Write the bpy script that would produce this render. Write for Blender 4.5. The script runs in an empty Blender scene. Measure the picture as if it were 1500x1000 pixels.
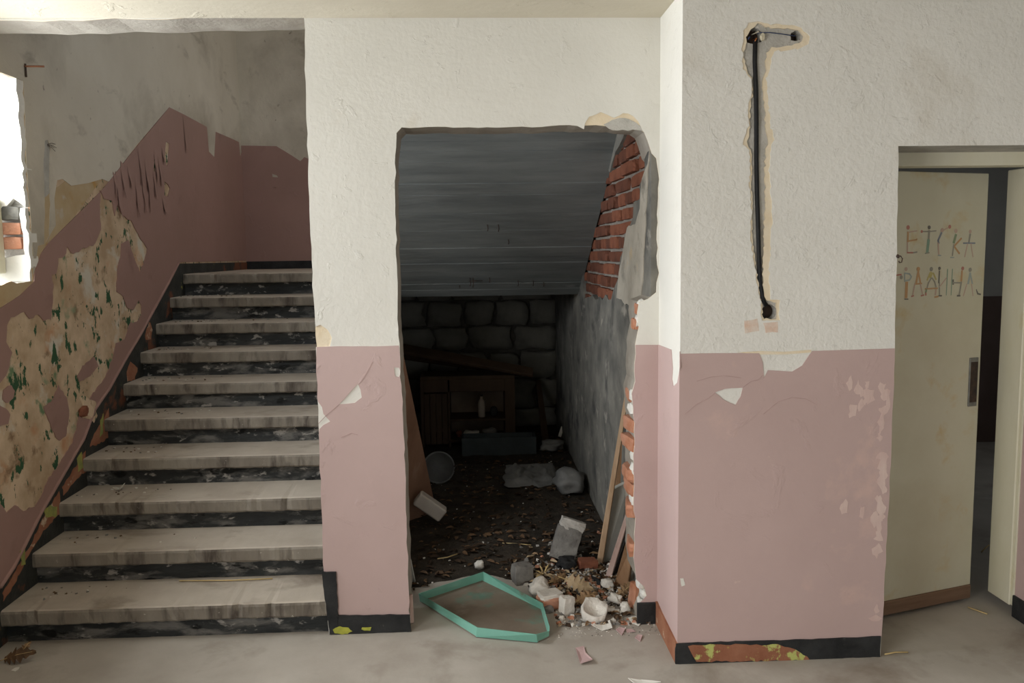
import bpy, bmesh, math, random
from mathutils import Vector, Matrix, noise
from mathutils.geometry import delaunay_2d_cdt

scene = bpy.context.scene
COL = scene.collection

# ---------------------------------------------------------------- camera, sky, lights, exposure
cam_data = bpy.data.cameras.new('camera')
cam_data.sensor_width = 36.0
cam_data.lens = 1229.6 / 1500 * 36.0
cam_data.clip_start = 0.05
cam = bpy.data.objects.new('camera', cam_data)
COL.objects.link(cam)
R3 = Matrix([[0.998802, 0.01844, -0.045325], [-0.047027, 0.105757, -0.993279], [-0.013522, 0.994221, 0.106498]])
cam.matrix_world = Matrix.Translation((0, 0, 1.732)) @ R3.to_4x4()
scene.camera = cam

vs = scene.view_settings
vs.view_transform = 'Standard'
vs.look = 'None'
vs.gamma = 1.0
vs.use_curve_mapping = False
vs.exposure = 0.0

world = bpy.data.worlds.new('sky')
scene.world = world
world.use_nodes = True
bg = world.node_tree.nodes['Background']
bg.inputs[0].default_value = (0.86, 0.93, 1.0, 1)
bg.inputs[1].default_value = 2.0


def area(name, loc, direction, sx, sy, power, color, spread=math.pi):
    l = bpy.data.lights.new(name, 'AREA')
    l.shape = 'RECTANGLE'
    l.size, l.size_y = sx, sy
    l.energy = power
    l.color = color
    l.spread = spread
    o = bpy.data.objects.new(name, l)
    COL.objects.link(o)
    o.location = loc
    o.rotation_euler = Vector(direction).to_track_quat('-Z', 'Y').to_euler()
    return o


# daylight entering at the stair and hall windows, then three added fill lamps
area('daylight_stair_window', (-2.60, 3.45, 2.1), (1, 0, -0.38), 1.45, 0.9, 64, (0.95, 0.98, 1.0), math.radians(150))
area('daylight_hall_window', (-2.10, 0.2, 1.45), (1, 0, -0.28), 2.2, 1.35, 97, (1.0, 0.99, 0.965), math.radians(160))
area('fill_behind_camera', (2.4, -3.40, 1.35), (0.0, 1, -0.05), 1.6, 1.8, 18, (1.0, 0.985, 0.95))  # added fill from behind the camera to brighten the door side
area('fill_stairwell', (0.7, 6.9, 3.5), (-1, -0.05, -0.3), 1.2, 1.1, 15, (1.0, 0.97, 0.92))  # added fill hidden behind the pier, lifts the stairwell walls
area('fill_far_room', (5.3, 5.2, 1.6), (-1, 0, -0.1), 1.0, 1.0, 1.5, (1.0, 0.97, 0.9))  # added weak fill, unseen, so the room past the door is not black

# ---------------------------------------------------------------- helpers


def new_obj(name, me, parent=None, mats=()):
    o = bpy.data.objects.new(name, me)
    COL.objects.link(o)
    if parent is not None:
        o.parent = parent
    for m in mats:
        me.materials.append(m)
    return o


def empty(name, loc=(0, 0, 0), rz=0.0):
    o = bpy.data.objects.new(name, None)
    COL.objects.link(o)
    o.location = loc
    o.rotation_euler = (0, 0, rz)
    o.empty_display_size = 0.1
    return o


def tag(o, label, cat, group=None):
    o['label'] = label
    o['category'] = cat
    if group:
        o['group'] = group
    return o


def struct(o):
    o['kind'] = 'structure'
    return o


def rough(poly, amp=0.006, step=0.04, seed=0):
    """subdivide a closed outline and make it ragged"""
    out = []
    n = len(poly)
    rnd = random.Random(seed)
    for i in range(n):
        a, b = Vector(poly[i]), Vector(poly[(i + 1) % n])
        k = max(1, int((b - a).length / step))
        for j in range(k):
            p = a.lerp(b, j / k)
            if j or amp > 0.0:
                p = p + Vector((rnd.uniform(-amp, amp), rnd.uniform(-amp, amp)))
            out.append((p.x, p.y))
    return out


def inside(p, poly):
    c_ = False
    j = len(poly) - 1
    for i in range(len(poly)):
        if (poly[i][1] > p[1]) != (poly[j][1] > p[1]) and p[0] < (poly[j][0] - poly[i][0]) * (p[1] - poly[i][1]) / (poly[j][1] - poly[i][1]) + poly[i][0]:
            c_ = not c_
        j = i
    return c_


def layer(name, axis, c0, c1, loops, mat, parent=None):
    """an extruded flat sheet with holes; axis is its normal, c0..c1 its extent along it"""
    def P(a, b, c):
        return {'Y': (a, c, b), 'X': (c, a, b), 'Z': (a, b, c)}[axis]
    flat = [p for lp in loops for p in lp]
    n = len(flat)
    edges, k = [], 0
    for lp in loops:
        edges += [(k + i, k + (i + 1) % len(lp)) for i in range(len(lp))]
        k += len(lp)
    vco, _e, tris, _ov, _oe, _of = delaunay_2d_cdt([Vector(p) for p in flat], edges, [], 0, 1e-6)
    keep = []
    for t in tris:
        c = ((vco[t[0]].x + vco[t[1]].x + vco[t[2]].x) / 3, (vco[t[0]].y + vco[t[1]].y + vco[t[2]].y) / 3)
        if inside(c, loops[0]) and not any(inside(c, h) for h in loops[1:]):
            keep.append(t)
    q = len(vco)
    verts = [P(p[0], p[1], c0) for p in flat] + [P(p[0], p[1], c1) for p in flat]
    verts += [P(p.x, p.y, c0) for p in vco] + [P(p.x, p.y, c1) for p in vco]
    faces = [tuple(i + 2 * n for i in t) for t in keep] + [(t[0] + 2 * n + q, t[2] + 2 * n + q, t[1] + 2 * n + q) for t in keep]
    k = 0
    for lp in loops:
        m = len(lp)
        for i in range(m):
            j = (i + 1) % m
            faces.append((k + i, k + j, k + j + n, k + i + n))
        k += m
    me = bpy.data.meshes.new(name)
    me.from_pydata(verts, [], faces)
    bm = bmesh.new()
    bm.from_mesh(me)
    bmesh.ops.remove_doubles(bm, verts=bm.verts, dist=1e-6)
    bmesh.ops.recalc_face_normals(bm, faces=bm.faces)
    bm.to_mesh(me)
    bm.free()
    return new_obj(name, me, parent, [mat])


def box_bm(lo, hi, bevel=0.0, seg=1):
    bm = bmesh.new()
    lo, hi = Vector(lo), Vector(hi)
    bmesh.ops.create_cube(bm, size=1.0)
    s = hi - lo
    bmesh.ops.scale(bm, vec=s, verts=bm.verts)
    bmesh.ops.translate(bm, vec=(lo + hi) / 2, verts=bm.verts)
    if bevel:
        bmesh.ops.bevel(bm, geom=list(bm.edges), offset=bevel, segments=seg, affect='EDGES')
    return bm


def from_bm(name, bm, mat, parent=None, smooth=False):
    me = bpy.data.meshes.new(name)
    bmesh.ops.recalc_face_normals(bm, faces=bm.faces)
    if smooth:
        for f in bm.faces:
            f.smooth = True
    bm.to_mesh(me)
    bm.free()
    return new_obj(name, me, parent, mat if isinstance(mat, (list, tuple)) else [mat])


def box(name, lo, hi, mat, parent=None, bevel=0.0):
    return from_bm(name, box_bm(lo, hi, bevel), mat, parent)


def tube_bm(pts, r, seg=8, bm=None):
    bm = bm or bmesh.new()
    pts = [Vector(p) for p in pts]
    rings = []
    for i, p in enumerate(pts):
        d = (pts[min(i + 1, len(pts) - 1)] - pts[max(i - 1, 0)]).normalized()
        up = Vector((0, 0, 1)) if abs(d.z) < 0.9 else Vector((0, 1, 0))
        a = d.cross(up).normalized()
        b = d.cross(a)
        rr = r[i] if isinstance(r, (list, tuple)) else r
        rings.append([bm.verts.new(p + a * rr * math.cos(t * math.tau / seg) + b * rr * math.sin(t * math.tau / seg)) for t in range(seg)])
    for i in range(len(rings) - 1):
        for t in range(seg):
            u = (t + 1) % seg
            bm.faces.new((rings[i][t], rings[i][u], rings[i + 1][u], rings[i + 1][t]))
    bm.faces.new(rings[0])
    bm.faces.new(rings[-1])
    return bm


def tube(name, pts, r, mat, parent=None, seg=8):
    return from_bm(name, tube_bm(pts, r, seg), mat, parent, smooth=True)


def lathe_bm(profile, seg=24):
    bm = bmesh.new()
    rings = [[bm.verts.new((r * math.cos(t * math.tau / seg), r * math.sin(t * math.tau / seg), z)) for t in range(seg)] for r, z in profile]
    for i in range(len(rings) - 1):
        for t in range(seg):
            u = (t + 1) % seg
            bm.faces.new((rings[i][t], rings[i][u], rings[i + 1][u], rings[i + 1][t]))
    bm.faces.new(rings[0])
    bm.faces.new(rings[-1])
    return bm


def frame_matrix(a, b, w):
    """local x = w, local z = a->b, origin at a"""
    z = (Vector(b) - Vector(a)).normalized()
    x = Vector(w)
    x = (x - z * x.dot(z)).normalized()
    y = z.cross(x)
    return Matrix(((x.x, y.x, z.x, a[0]), (x.y, y.y, z.y, a[1]), (x.z, y.z, z.z, a[2]), (0, 0, 0, 1)))


def board(name, a, b, w, width, thick, mat, parent=None, seed=0, jag=0.0):
    """a plank from a (foot) to b (tip), its wide face along w; slightly worn ends"""
    rnd = random.Random(seed)
    L = (Vector(b) - Vector(a)).length
    bm = bmesh.new()
    N = 6
    rows = []
    for i in range(N + 1):
        s = i / N * L
        row = []
        for (ux, uy) in ((-.5, -.5), (0, -.5), (.5, -.5), (.5, .5), (0, .5), (-.5, .5)):
            e = rnd.uniform(-jag, jag) if i in (0, N) else 0
            row.append(bm.verts.new((ux * width + rnd.uniform(-.0015, .0015), uy * thick + rnd.uniform(-.001, .001), s + e)))
        rows.append(row)
    for i in range(N):
        for t in range(6):
            u = (t + 1) % 6
            bm.faces.new((rows[i][t], rows[i][u], rows[i + 1][u], rows[i + 1][t]))
    bm.faces.new(rows[0])
    bm.faces.new(rows[-1])
    o = from_bm(name, bm, mat, parent)
    o.matrix_world = frame_matrix(a, b, w)
    return o


def lump_bm(seed, size, sub=3, amp=0.28, freq=1.6, flat=0.25):
    bm = bmesh.new()
    bmesh.ops.create_icosphere(bm, subdivisions=sub, radius=0.5)
    off = Vector((seed * 3.7, seed * 1.3, seed * 2.1))
    for v in bm.verts:
        p = v.co.normalized()
        d = 1 + amp * noise.noise(p * freq + off) * 1.6 + amp * 0.5 * noise.noise(p * freq * 3.1 + off) + amp * .2 * noise.noise(p * 9 + off)
        q = p * 0.5 * d
        q = Vector([math.copysign(abs(c * 2) ** 0.8 / 2, c) for c in q])
        v.co = q
    lo = [min(v.co[i] for v in bm.verts) for i in range(3)]
    hi = [max(v.co[i] for v in bm.verts) for i in range(3)]
    cut = lo[2] + flat * 0.4 * (hi[2] - lo[2])
    for v in bm.verts:
        z = max(v.co.z, cut) - cut
        v.co = Vector(((v.co.x - (lo[0] + hi[0]) / 2) / (hi[0] - lo[0]) * size[0], (v.co.y - (lo[1] + hi[1]) / 2) / (hi[1] - lo[1]) * size[1], z / (hi[2] - cut) * size[2]))
    return bm


def chunk_bm(size, seed, jit=0.12, bevel=0.006):
    """a broken block: a box with displaced, chipped faces, base at z = 0"""
    rnd = random.Random(seed)
    bm = bmesh.new()
    bmesh.ops.create_cube(bm, size=1.0)
    bmesh.ops.subdivide_edges(bm, edges=bm.edges, cuts=3, use_grid_fill=True)
    off = Vector((seed, seed * 2.3, seed * .7))
    for v in bm.verts:
        p = v.co.copy()
        n = noise.noise(p * 3 + off)
        m = noise.noise(p * 7 + off)
        corner = sum(1 for c in p if abs(c) > .49)
        pull = (0.03 + 0.06 * abs(m)) * max(0, corner - 1)
        v.co = p * (1 - pull) + Vector((noise.noise(p * 2 + off), noise.noise(p * 2 + off * 2), noise.noise(p * 2 + off * 3))) * jit * .6 + p * n * jit * .3
    zmin = min(v.co.z for v in bm.verts)
    for v in bm.verts:
        v.co.z -= zmin
        v.co = Vector((v.co.x * size[0], v.co.y * size[1], v.co.z * size[2]))
    return bm


def flake_bm(pts, thick=0.003, curl=0.0):
    """thin curled chip with a given outline (local x, y)"""
    n = len(pts)
    cx = sum(p[0] for p in pts) / n
    cy = sum(p[1] for p in pts) / n
    bm = bmesh.new()
    def h(x, y):
        return curl * ((x - cx) ** 2 * 60 + (x - cx) * .6)
    rings = []
    for k, f in enumerate((1.0, 0.5)):
        rings.append([(cx + (p[0] - cx) * f, cy + (p[1] - cy) * f) for p in pts])
    hmin = min(min(h(*p) for r in rings for p in r), 0)
    for side, z0 in ((1, thick), (-1, 0)):
        outer = [bm.verts.new((x, y, h(x, y) - hmin + z0)) for x, y in rings[0]]
        inner = [bm.verts.new((x, y, h(x, y) - hmin + z0)) for x, y in rings[1]]
        for i in range(n):
            j = (i + 1) % n
            bm.faces.new((outer[i], outer[j], inner[j], inner[i]))
        bm.faces.new(inner)
        if side == 1:
            top = outer
        else:
            for i in range(n):
                j = (i + 1) % n
                bm.faces.new((top[i], top[j], outer[j], outer[i]))
    return bm


# ---------------------------------------------------------------- materials
def mat(name, c1, c2=None, scale=3.0, detail=6.0, lo=0.35, hi=0.65, rough=0.85, bump=0.25, bscale=45.0, bdist=0.01,
        stretch=(1, 1, 1), layers=(), spec=0.25, metal=0.0, rot=(0, 0, 0), bdetail=5.0, bumps2=None):
    """two tones mixed by noise, then overlays (colour, noise scale, threshold, softness[, stretch]) and a fine bump"""
    m = bpy.data.materials.new(name)
    m.use_nodes = True
    nt = m.node_tree
    N, Lk = nt.nodes, nt.links
    b = N['Principled BSDF']
    b.inputs['Roughness'].default_value = rough
    b.inputs['Metallic'].default_value = metal
    b.inputs['Specular IOR Level'].default_value = spec
    tc = N.new('ShaderNodeTexCoord')

    def coords(st):
        mp = N.new('ShaderNodeMapping')
        mp.inputs['Scale'].default_value = st
        mp.inputs['Rotation'].default_value = rot
        Lk.new(tc.outputs['Object'], mp.inputs['Vector'])
        return mp.outputs[0]

    def nz(sc, st, det, dist=0.0, off=0.0):
        n = N.new('ShaderNodeTexNoise')
        n.noise_dimensions = '4D'
        n.inputs['W'].default_value = off
        n.inputs['Scale'].default_value = sc
        n.inputs['Detail'].default_value = det
        n.inputs['Roughness'].default_value = 0.6
        n.inputs['Distortion'].default_value = dist
        Lk.new(coords(st), n.inputs['Vector'])
        return n.outputs['Fac']

    def ramp(sock, a, z):
        r = N.new('ShaderNodeMapRange')
        r.inputs['From Min'].default_value = a
        r.inputs['From Max'].default_value = max(z, a + 1e-4)
        Lk.new(sock, r.inputs['Value'])
        return r.outputs['Result']

    def mixc(fac, A, B):
        x = N.new('ShaderNodeMix')
        x.data_type = 'RGBA'
        if isinstance(fac, float):
            x.inputs['Factor'].default_value = fac
        else:
            Lk.new(fac, x.inputs['Factor'])
        for k, s in ((6, A), (7, B)):
            if isinstance(s, tuple):
                x.inputs[k].default_value = (*s, 1)
            else:
                Lk.new(s, x.inputs[k])
        return x.outputs[2]

    c2 = c2 or tuple(min(1, c * 1.12) for c in c1)
    col = mixc(ramp(nz(scale, stretch, detail), lo, hi), c1, c2)
    for i, ly in enumerate(layers):
        c, sc, th, so = ly[:4]
        st = ly[4] if len(ly) > 4 else stretch
        col = mixc(ramp(nz(sc, st, 8.0, 0.3, 3.3 * (i + 1)), th, th + so), col, c)
    Lk.new(col, b.inputs['Base Color'])
    if bump:
        bp = N.new('ShaderNodeBump')
        bp.inputs['Strength'].default_value = bump
        bp.inputs['Distance'].default_value = bdist
        Lk.new(nz(bscale, stretch, bdetail, 0.2, 11.0), bp.inputs['Height'])
        last = bp.outputs[0]
        if bumps2:
            b2 = N.new('ShaderNodeBump')
            b2.inputs['Strength'].default_value = bumps2[1]
            b2.inputs['Distance'].default_value = bumps2[2]
            h = nz(bumps2[0], (1, 1, 1), 9.0, 1.0, 17.0)
            if len(bumps2) > 3:
                h = ramp(h, bumps2[3], bumps2[3] + 0.08)
            Lk.new(h, b2.inputs['Height'])
            Lk.new(last, b2.inputs['Normal'])
            last = b2.outputs[0]
        Lk.new(last, b.inputs['Normal'])
    return m


WHITE = (0.74, 0.715, 0.645)
M = {}
M['white'] = mat('white_wall_paint', (0.70, 0.685, 0.63), (0.76, 0.745, 0.69), scale=1.6, bump=0.35, bscale=38, bdist=0.006,
                 layers=[((0.62, 0.56, 0.47), 3.0, 0.63, 0.2)], bumps2=(12.0, 0.35, 0.005, 0.60))
M['white_rough'] = mat('white_wall_paint_trowelled', (0.70, 0.685, 0.64), (0.77, 0.755, 0.71), scale=1.4, bump=0.6, bscale=42, bdist=0.008,
                       layers=[((0.60, 0.56, 0.49), 2.2, 0.60, 0.2)], bumps2=(12.0, 0.40, 0.006, 0.59))
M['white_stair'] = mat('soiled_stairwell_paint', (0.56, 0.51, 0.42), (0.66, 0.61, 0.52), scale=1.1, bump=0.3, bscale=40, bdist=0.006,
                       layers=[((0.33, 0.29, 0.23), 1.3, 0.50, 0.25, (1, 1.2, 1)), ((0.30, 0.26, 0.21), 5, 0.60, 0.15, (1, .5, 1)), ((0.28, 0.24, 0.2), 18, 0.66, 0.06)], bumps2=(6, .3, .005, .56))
M['pink'] = mat('dusty_pink_oil_paint', (0.49, 0.36, 0.34), (0.54, 0.40, 0.38), scale=1.5, rough=0.55, bump=0.2, bscale=30, bdist=0.004, spec=0.35,
                layers=[((0.63, 0.47, 0.44), 3.5, 0.64, 0.10), ((0.42, 0.255, 0.245), 5.0, 0.66, 0.2)], bumps2=(9, .35, .004, .6))
M['pink_worn'] = mat('dusty_pink_oil_paint_rubbed', (0.48, 0.35, 0.33), (0.53, 0.39, 0.37), scale=1.3, rough=0.6, bump=0.2, bscale=30, bdist=0.004, spec=0.3,
                     layers=[((0.62, 0.43, 0.38), 2.6, 0.60, 0.12), ((0.64, 0.50, 0.44), 7.0, 0.68, 0.05)], bumps2=(5, .3, .004, .6))
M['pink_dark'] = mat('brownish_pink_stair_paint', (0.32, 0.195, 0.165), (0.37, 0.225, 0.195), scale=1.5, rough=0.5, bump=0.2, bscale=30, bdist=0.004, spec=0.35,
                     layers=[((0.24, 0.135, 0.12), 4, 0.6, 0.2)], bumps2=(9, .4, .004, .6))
M['cream'] = mat('old_cream_limewash', (0.73, 0.61, 0.43), (0.78, 0.69, 0.54), scale=9, bump=0.3, bscale=60)
M['mortar'] = mat('grey_lime_mortar', (0.40, 0.385, 0.35), (0.53, 0.51, 0.47), scale=14, bump=0.7, bscale=60, bdist=0.01)
M['peeled'] = mat('stripped_plaster_with_old_paint', (0.46, 0.33, 0.21), (0.66, 0.51, 0.36), scale=4.2, lo=.4, hi=.6, bump=0.5, bscale=28, bdist=0.006,
                  layers=[((0.54, 0.25, 0.12), 3.0, 0.56, 0.14), ((0.62, 0.57, 0.48), 4.6, 0.56, 0.08), ((0.26, 0.17, 0.10), 6.5, 0.60, 0.08), ((0.26, 0.31, 0.19), 5.2, 0.62, 0.08), ((0.50, 0.42, 0.12), 8, 0.70, 0.06),
                          ((0.16, 0.24, 0.13), 4.5, 0.63, 0.05), ((0.035, 0.095, 0.045), 11, 0.58, 0.02, (1, 1.5, .85)), ((0.03, 0.05, 0.03), 22, 0.66, 0.03)])
M['ochre'] = mat('ochre_stained_plaster', (0.46, 0.33, 0.18), (0.55, 0.44, 0.29), scale=4, bump=0.4, bscale=40,
                 layers=[((0.50, 0.30, 0.10), 5, 0.58, 0.1), ((0.55, 0.5, 0.42), 6, 0.6, 0.1)])
M['stair_skirt'] = mat('chipped_black_and_rust_skirting_paint', (0.022, 0.024, 0.022), (0.05, 0.05, 0.045), scale=8, bump=0.4, bscale=50, rough=.7,
                       layers=[((0.17, 0.065, 0.035), 3.4, 0.56, 0.05), ((0.12, 0.15, 0.06), 6, 0.63, 0.05), ((0.42, 0.38, 0.08), 7.5, 0.68, 0.03)])
M['black'] = mat('worn_black_skirting_paint', (0.014, 0.015, 0.016), (0.035, 0.036, 0.037), scale=9, rough=.55, bump=0.4, bscale=50,
                 layers=[((0.20, 0.19, 0.17), 12, 0.66, 0.1)])
M['rust_skirt'] = mat('red_oxide_under_flaked_green_paint', (0.26, 0.10, 0.055), (0.33, 0.145, 0.085), scale=9, bump=0.4, bscale=60, rough=.8,
                      layers=[((0.48, 0.50, 0.16), 9, 0.55, 0.03), ((0.62, 0.60, 0.08), 6, 0.62, 0.04)])
M['green_scrap'] = mat('yellow_green_paint_remnant', (.40, .38, .10), (.22, .26, .09), scale=20, bump=.3)
M['rust_plain'] = mat('red_oxide_skirting_paint', (0.26, 0.10, 0.055), (0.36, 0.17, 0.10), scale=9, bump=0.4, bscale=60, rough=.8, layers=[((0.55, 0.42, 0.30), 12, 0.6, 0.05)])
M['riser'] = mat('scuffed_black_riser', (0.02, 0.023, 0.024), (0.05, 0.053, 0.053), scale=6, bump=0.5, bscale=40, rough=.6, stretch=(.5, 1, 1.6),
                 layers=[((0.17, 0.165, 0.155), 7, 0.50, 0.12, (.7, 1, 2)), ((0.36, 0.345, 0.32), 16, 0.58, 0.06, (.8, 1, 1.5)), ((0.008, 0.009, 0.009), 9, 0.58, 0.05, (.7, 1, 1.6))])
M['tread'] = mat('dusty_terrazzo_tread', (0.41, 0.355, 0.295), (0.52, 0.465, 0.395), scale=3, bump=0.25, bscale=90, bdist=.004, rough=.8,
                 layers=[((0.22, 0.18, 0.14), 4, 0.54, 0.2, (.6, 1, 1)), ((0.50, 0.46, 0.41), 60, 0.66, 0.05)])
M['nosing'] = mat('stained_terrazzo_nosing', (0.19, 0.165, 0.135), (0.30, 0.27, 0.225), scale=6, bump=0.4, bscale=90, bdist=.004, rough=.85, stretch=(1, 1, .35),
                  layers=[((0.075, 0.06, 0.05), 9, 0.50, 0.16, (1.2, 1, .3)), ((0.55, 0.51, 0.45), 50, 0.66, 0.05, (1, 1, 1))])
M['floor'] = mat('dusty_concrete_floor', (0.35, 0.315, 0.27), (0.48, 0.445, 0.395), scale=1.8, bump=0.2, bscale=60, bdist=.004, rough=.75,
                 layers=[((0.23, 0.19, 0.15), 2.2, 0.53, 0.2), ((0.50, 0.47, 0.43), 3.6, 0.60, 0.16), ((0.55, 0.53, 0.5), 40, 0.72, 0.04)])
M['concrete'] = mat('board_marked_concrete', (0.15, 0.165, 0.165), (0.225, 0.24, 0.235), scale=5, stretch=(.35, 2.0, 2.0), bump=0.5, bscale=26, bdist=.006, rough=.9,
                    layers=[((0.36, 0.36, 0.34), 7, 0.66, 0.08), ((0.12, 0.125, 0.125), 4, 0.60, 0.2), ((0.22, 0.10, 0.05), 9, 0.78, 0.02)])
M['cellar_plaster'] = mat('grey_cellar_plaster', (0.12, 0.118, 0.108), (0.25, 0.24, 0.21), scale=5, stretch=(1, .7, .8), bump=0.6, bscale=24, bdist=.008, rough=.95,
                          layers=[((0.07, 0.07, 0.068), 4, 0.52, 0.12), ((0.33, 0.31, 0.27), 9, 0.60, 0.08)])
M['brick'] = mat('old_red_brick', (0.17, 0.06, 0.035), (0.25, 0.095, 0.055), scale=12, bump=0.6, bscale=70, bdist=.006,
                 layers=[((0.40, 0.36, 0.32), 10, 0.66, 0.1), ((0.10, 0.04, 0.03), 8, 0.63, 0.1)])
M['brick_dark'] = mat('sooty_red_brick', (0.10, 0.04, 0.026), (0.16, 0.062, 0.038), scale=12, bump=0.6, bscale=70, bdist=.006,
                      layers=[((0.30, 0.27, 0.24), 10, 0.64, 0.1), ((0.06, 0.03, 0.025), 8, 0.60, 0.1)])
M['brick_pale'] = mat('broken_orange_brick', (0.42, 0.17, 0.09), (0.54, 0.28, 0.19), scale=14, bump=0.6, bscale=70, bdist=.006,
                      layers=[((0.62, 0.52, 0.45), 9, 0.58, 0.1)])
M['brick_joint'] = mat('grey_brown_brick_joint', (0.22, 0.20, 0.175), (0.33, 0.30, 0.265), scale=14, bump=0.7, bscale=60, bdist=0.01)
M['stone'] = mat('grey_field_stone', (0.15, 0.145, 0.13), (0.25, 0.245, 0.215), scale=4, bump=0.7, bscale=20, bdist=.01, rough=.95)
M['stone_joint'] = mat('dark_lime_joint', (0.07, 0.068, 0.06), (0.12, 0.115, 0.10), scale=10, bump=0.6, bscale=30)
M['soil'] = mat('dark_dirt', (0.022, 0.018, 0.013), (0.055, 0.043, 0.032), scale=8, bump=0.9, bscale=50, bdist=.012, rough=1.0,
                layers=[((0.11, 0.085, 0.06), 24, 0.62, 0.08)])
M['door_paint'] = mat('yellowed_cream_door_paint', (0.57, 0.54, 0.41), (0.63, 0.60, 0.475), scale=1.6, rough=.5, bump=0.08, bscale=30, spec=.4,
                      layers=[((0.57, 0.45, 0.24), 6, 0.57, 0.14), ((0.50, 0.45, 0.32), 1.2, .5, .3)])
M['frame_paint'] = mat('yellowed_frame_paint', (0.62, 0.58, 0.42), (0.70, 0.67, 0.54), scale=3, rough=.5, bump=0.15, bscale=30, spec=.4, stretch=(1, 1, .4),
                       layers=[((0.56, 0.45, 0.20), 4, 0.62, 0.1)])
M['door_bottom'] = mat('bare_brown_door_bottom', (0.16, 0.095, 0.06), (0.23, 0.145, 0.095), scale=5, stretch=(.3, .3, 5), bump=.3, bscale=30)
M['steel'] = mat('dull_steel', (0.20, 0.20, 0.195), (0.32, 0.32, 0.31), scale=20, rough=.45, metal=.8, bump=0.1)
M['iron'] = mat('rusty_dark_iron', (0.03, 0.026, 0.024), (0.08, 0.05, 0.035), scale=30, rough=.7, bump=.3)
M['dark_brown'] = mat('far_room_brown_dado', (0.12, 0.085, 0.07), (0.16, 0.11, 0.095), scale=2, bump=.2)
M['far_white'] = mat('far_room_grey_wall', (0.40, 0.385, 0.35), (0.46, 0.44, 0.40), scale=2, bump=.2)
M['lintel'] = mat('stained_lintel_plaster', (0.30, 0.27, 0.23), (0.40, 0.37, 0.32), scale=7, bump=.4, bscale=40)
M['ceiling'] = mat('cream_ceiling_paint', (0.60, 0.55, 0.44), (0.66, 0.61, 0.50), scale=2, bump=.3, bscale=35, bdist=.006, bumps2=(6, .4, .006, .58))

# ---------------------------------------------------------------- the setting: floors and ceilings
ZC = 2.729          # hall ceiling
YB, YR = 3.725, 3.335   # front planes of the wall with the openings and of the wall with the door
XL = -2.146
XQ = 0.833

floor = struct(box('floor', (-2.6, -3.6, -0.12), (6.0, 8.6, 0.0), M['floor']))
ceiling = struct(box('ceiling', (-2.6, -3.6, ZC), (6.0, YB, ZC + 0.25), M['ceiling']))
stair_ceiling = struct(box('ceiling', (-2.6, YB + 0.25, 4.3), (1.1, 8.5, 4.45), M['white_stair']))
far_ceiling = struct(box('ceiling', (0.95, 3.61, 2.75), (5.6, 8.5, 2.95), M['far_white']))

# ---------------------------------------------------------------- wall_back: pier, opening under the stairs, header over the stairs
open_edge = [(-0.319,0.062),(-0.321,0.241),(-0.320,0.499),(-0.322,0.753),(-0.324,1.034),(-0.331,1.220),(-0.335,1.403),(-0.334,1.644),(-0.329,1.941),(-0.325,2.190),(-0.314,2.250),(-0.296,2.270),(-0.143,2.272),(0.034,2.271),(0.272,2.272),(0.511,2.274),(0.631,2.273),(0.736,2.263),(0.767,2.246),(0.782,2.207),(0.797,2.154),(0.819,2.131),(0.828,2.077),(0.826,1.928),(0.820,1.778),(0.830,1.627),(0.821,1.542),(0.785,1.512),(0.745,1.500),(0.735,1.445),(0.745,1.384),(0.726,1.307),(0.724,1.136),(0.708,1.089),(0.721,0.948),(0.718,0.694),(0.725,0.501),(0.722,0.273),(0.735,0.213),(0.767,0.179),(0.777,0.133),(0.758,0.074),(0.739,0.025)]
pier_edge = [(-0.693,2.738),(-0.700,2.465),(-0.701,2.091),(-0.703,1.650),(-0.698,1.324),(-0.699,1.043),(-0.701,0.668),(-0.703,0.286),(-0.693,0.058),(-0.689,-0.014)]


def clampz(pts):
    return [(p[0], max(p[1], 0.0)) for p in pts]


def ragged_open(pts, amp, step, seed):
    rnd = random.Random(seed)
    out = []
    for i in range(len(pts) - 1):
        a, b = Vector(pts[i]), Vector(pts[i + 1])
        k = max(1, int((b - a).length / step))
        for j in range(k):
            p = a.lerp(b, j / k)
            out.append((p.x + rnd.uniform(-amp, amp), p.y + rnd.uniform(-amp, amp)))
    out.append(pts[-1])
    return out


header_edge = [(-1.952,2.723),(-1.785,2.720),(-1.617,2.722),(-1.491,2.731),(-1.350,2.725),(-1.109,2.733),(-0.881,2.736),(-0.710,2.741)]
hx0 = -2.5
pe = ragged_open(pier_edge, 0.003, 0.05, 1)
oe = ragged_open(open_edge, 0.004, 0.035, 2)
pe[-1] = (pe[-1][0], 0.0)
he = ragged_open(header_edge, 0.003, 0.08, 3)


def wall_back_loop(grow, pe, oe):
    """outline of the wall; grow pulls the core back from the ragged plaster edges"""
    o2 = [(p[0] + (-grow if p[0] < 0.0 and p[1] < 2.2 else (grow if p[0] > 0.6 else 0)), p[1] + (grow if p[1] > 2.2 else 0)) for p in oe]
    p2 = [(p[0] + grow, p[1]) for p in pe]
    h2 = [(p[0], p[1] + grow) for p in he]
    bottom_left = [(p2[-1][0], 0.0)]
    lp = [(hx0, ZC + 0.6), (hx0, h2[0][1])] + h2 + p2[:-1] + bottom_left
    lp += [(o2[0][0], 0.0)] + o2 + [(o2[-1][0], 0.0), (XQ + 0.03, 0.0), (XQ + 0.03, ZC + 0.6)]
    return lp


wall_back = struct(empty('wall_back'))
notch = [(0.499,2.256),(0.505,2.285),(0.523,2.314),(0.571,2.332),(0.601,2.320),(0.631,2.305),(0.673,2.328),(0.715,2.316),(0.739,2.287),(0.755,2.252)]


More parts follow.
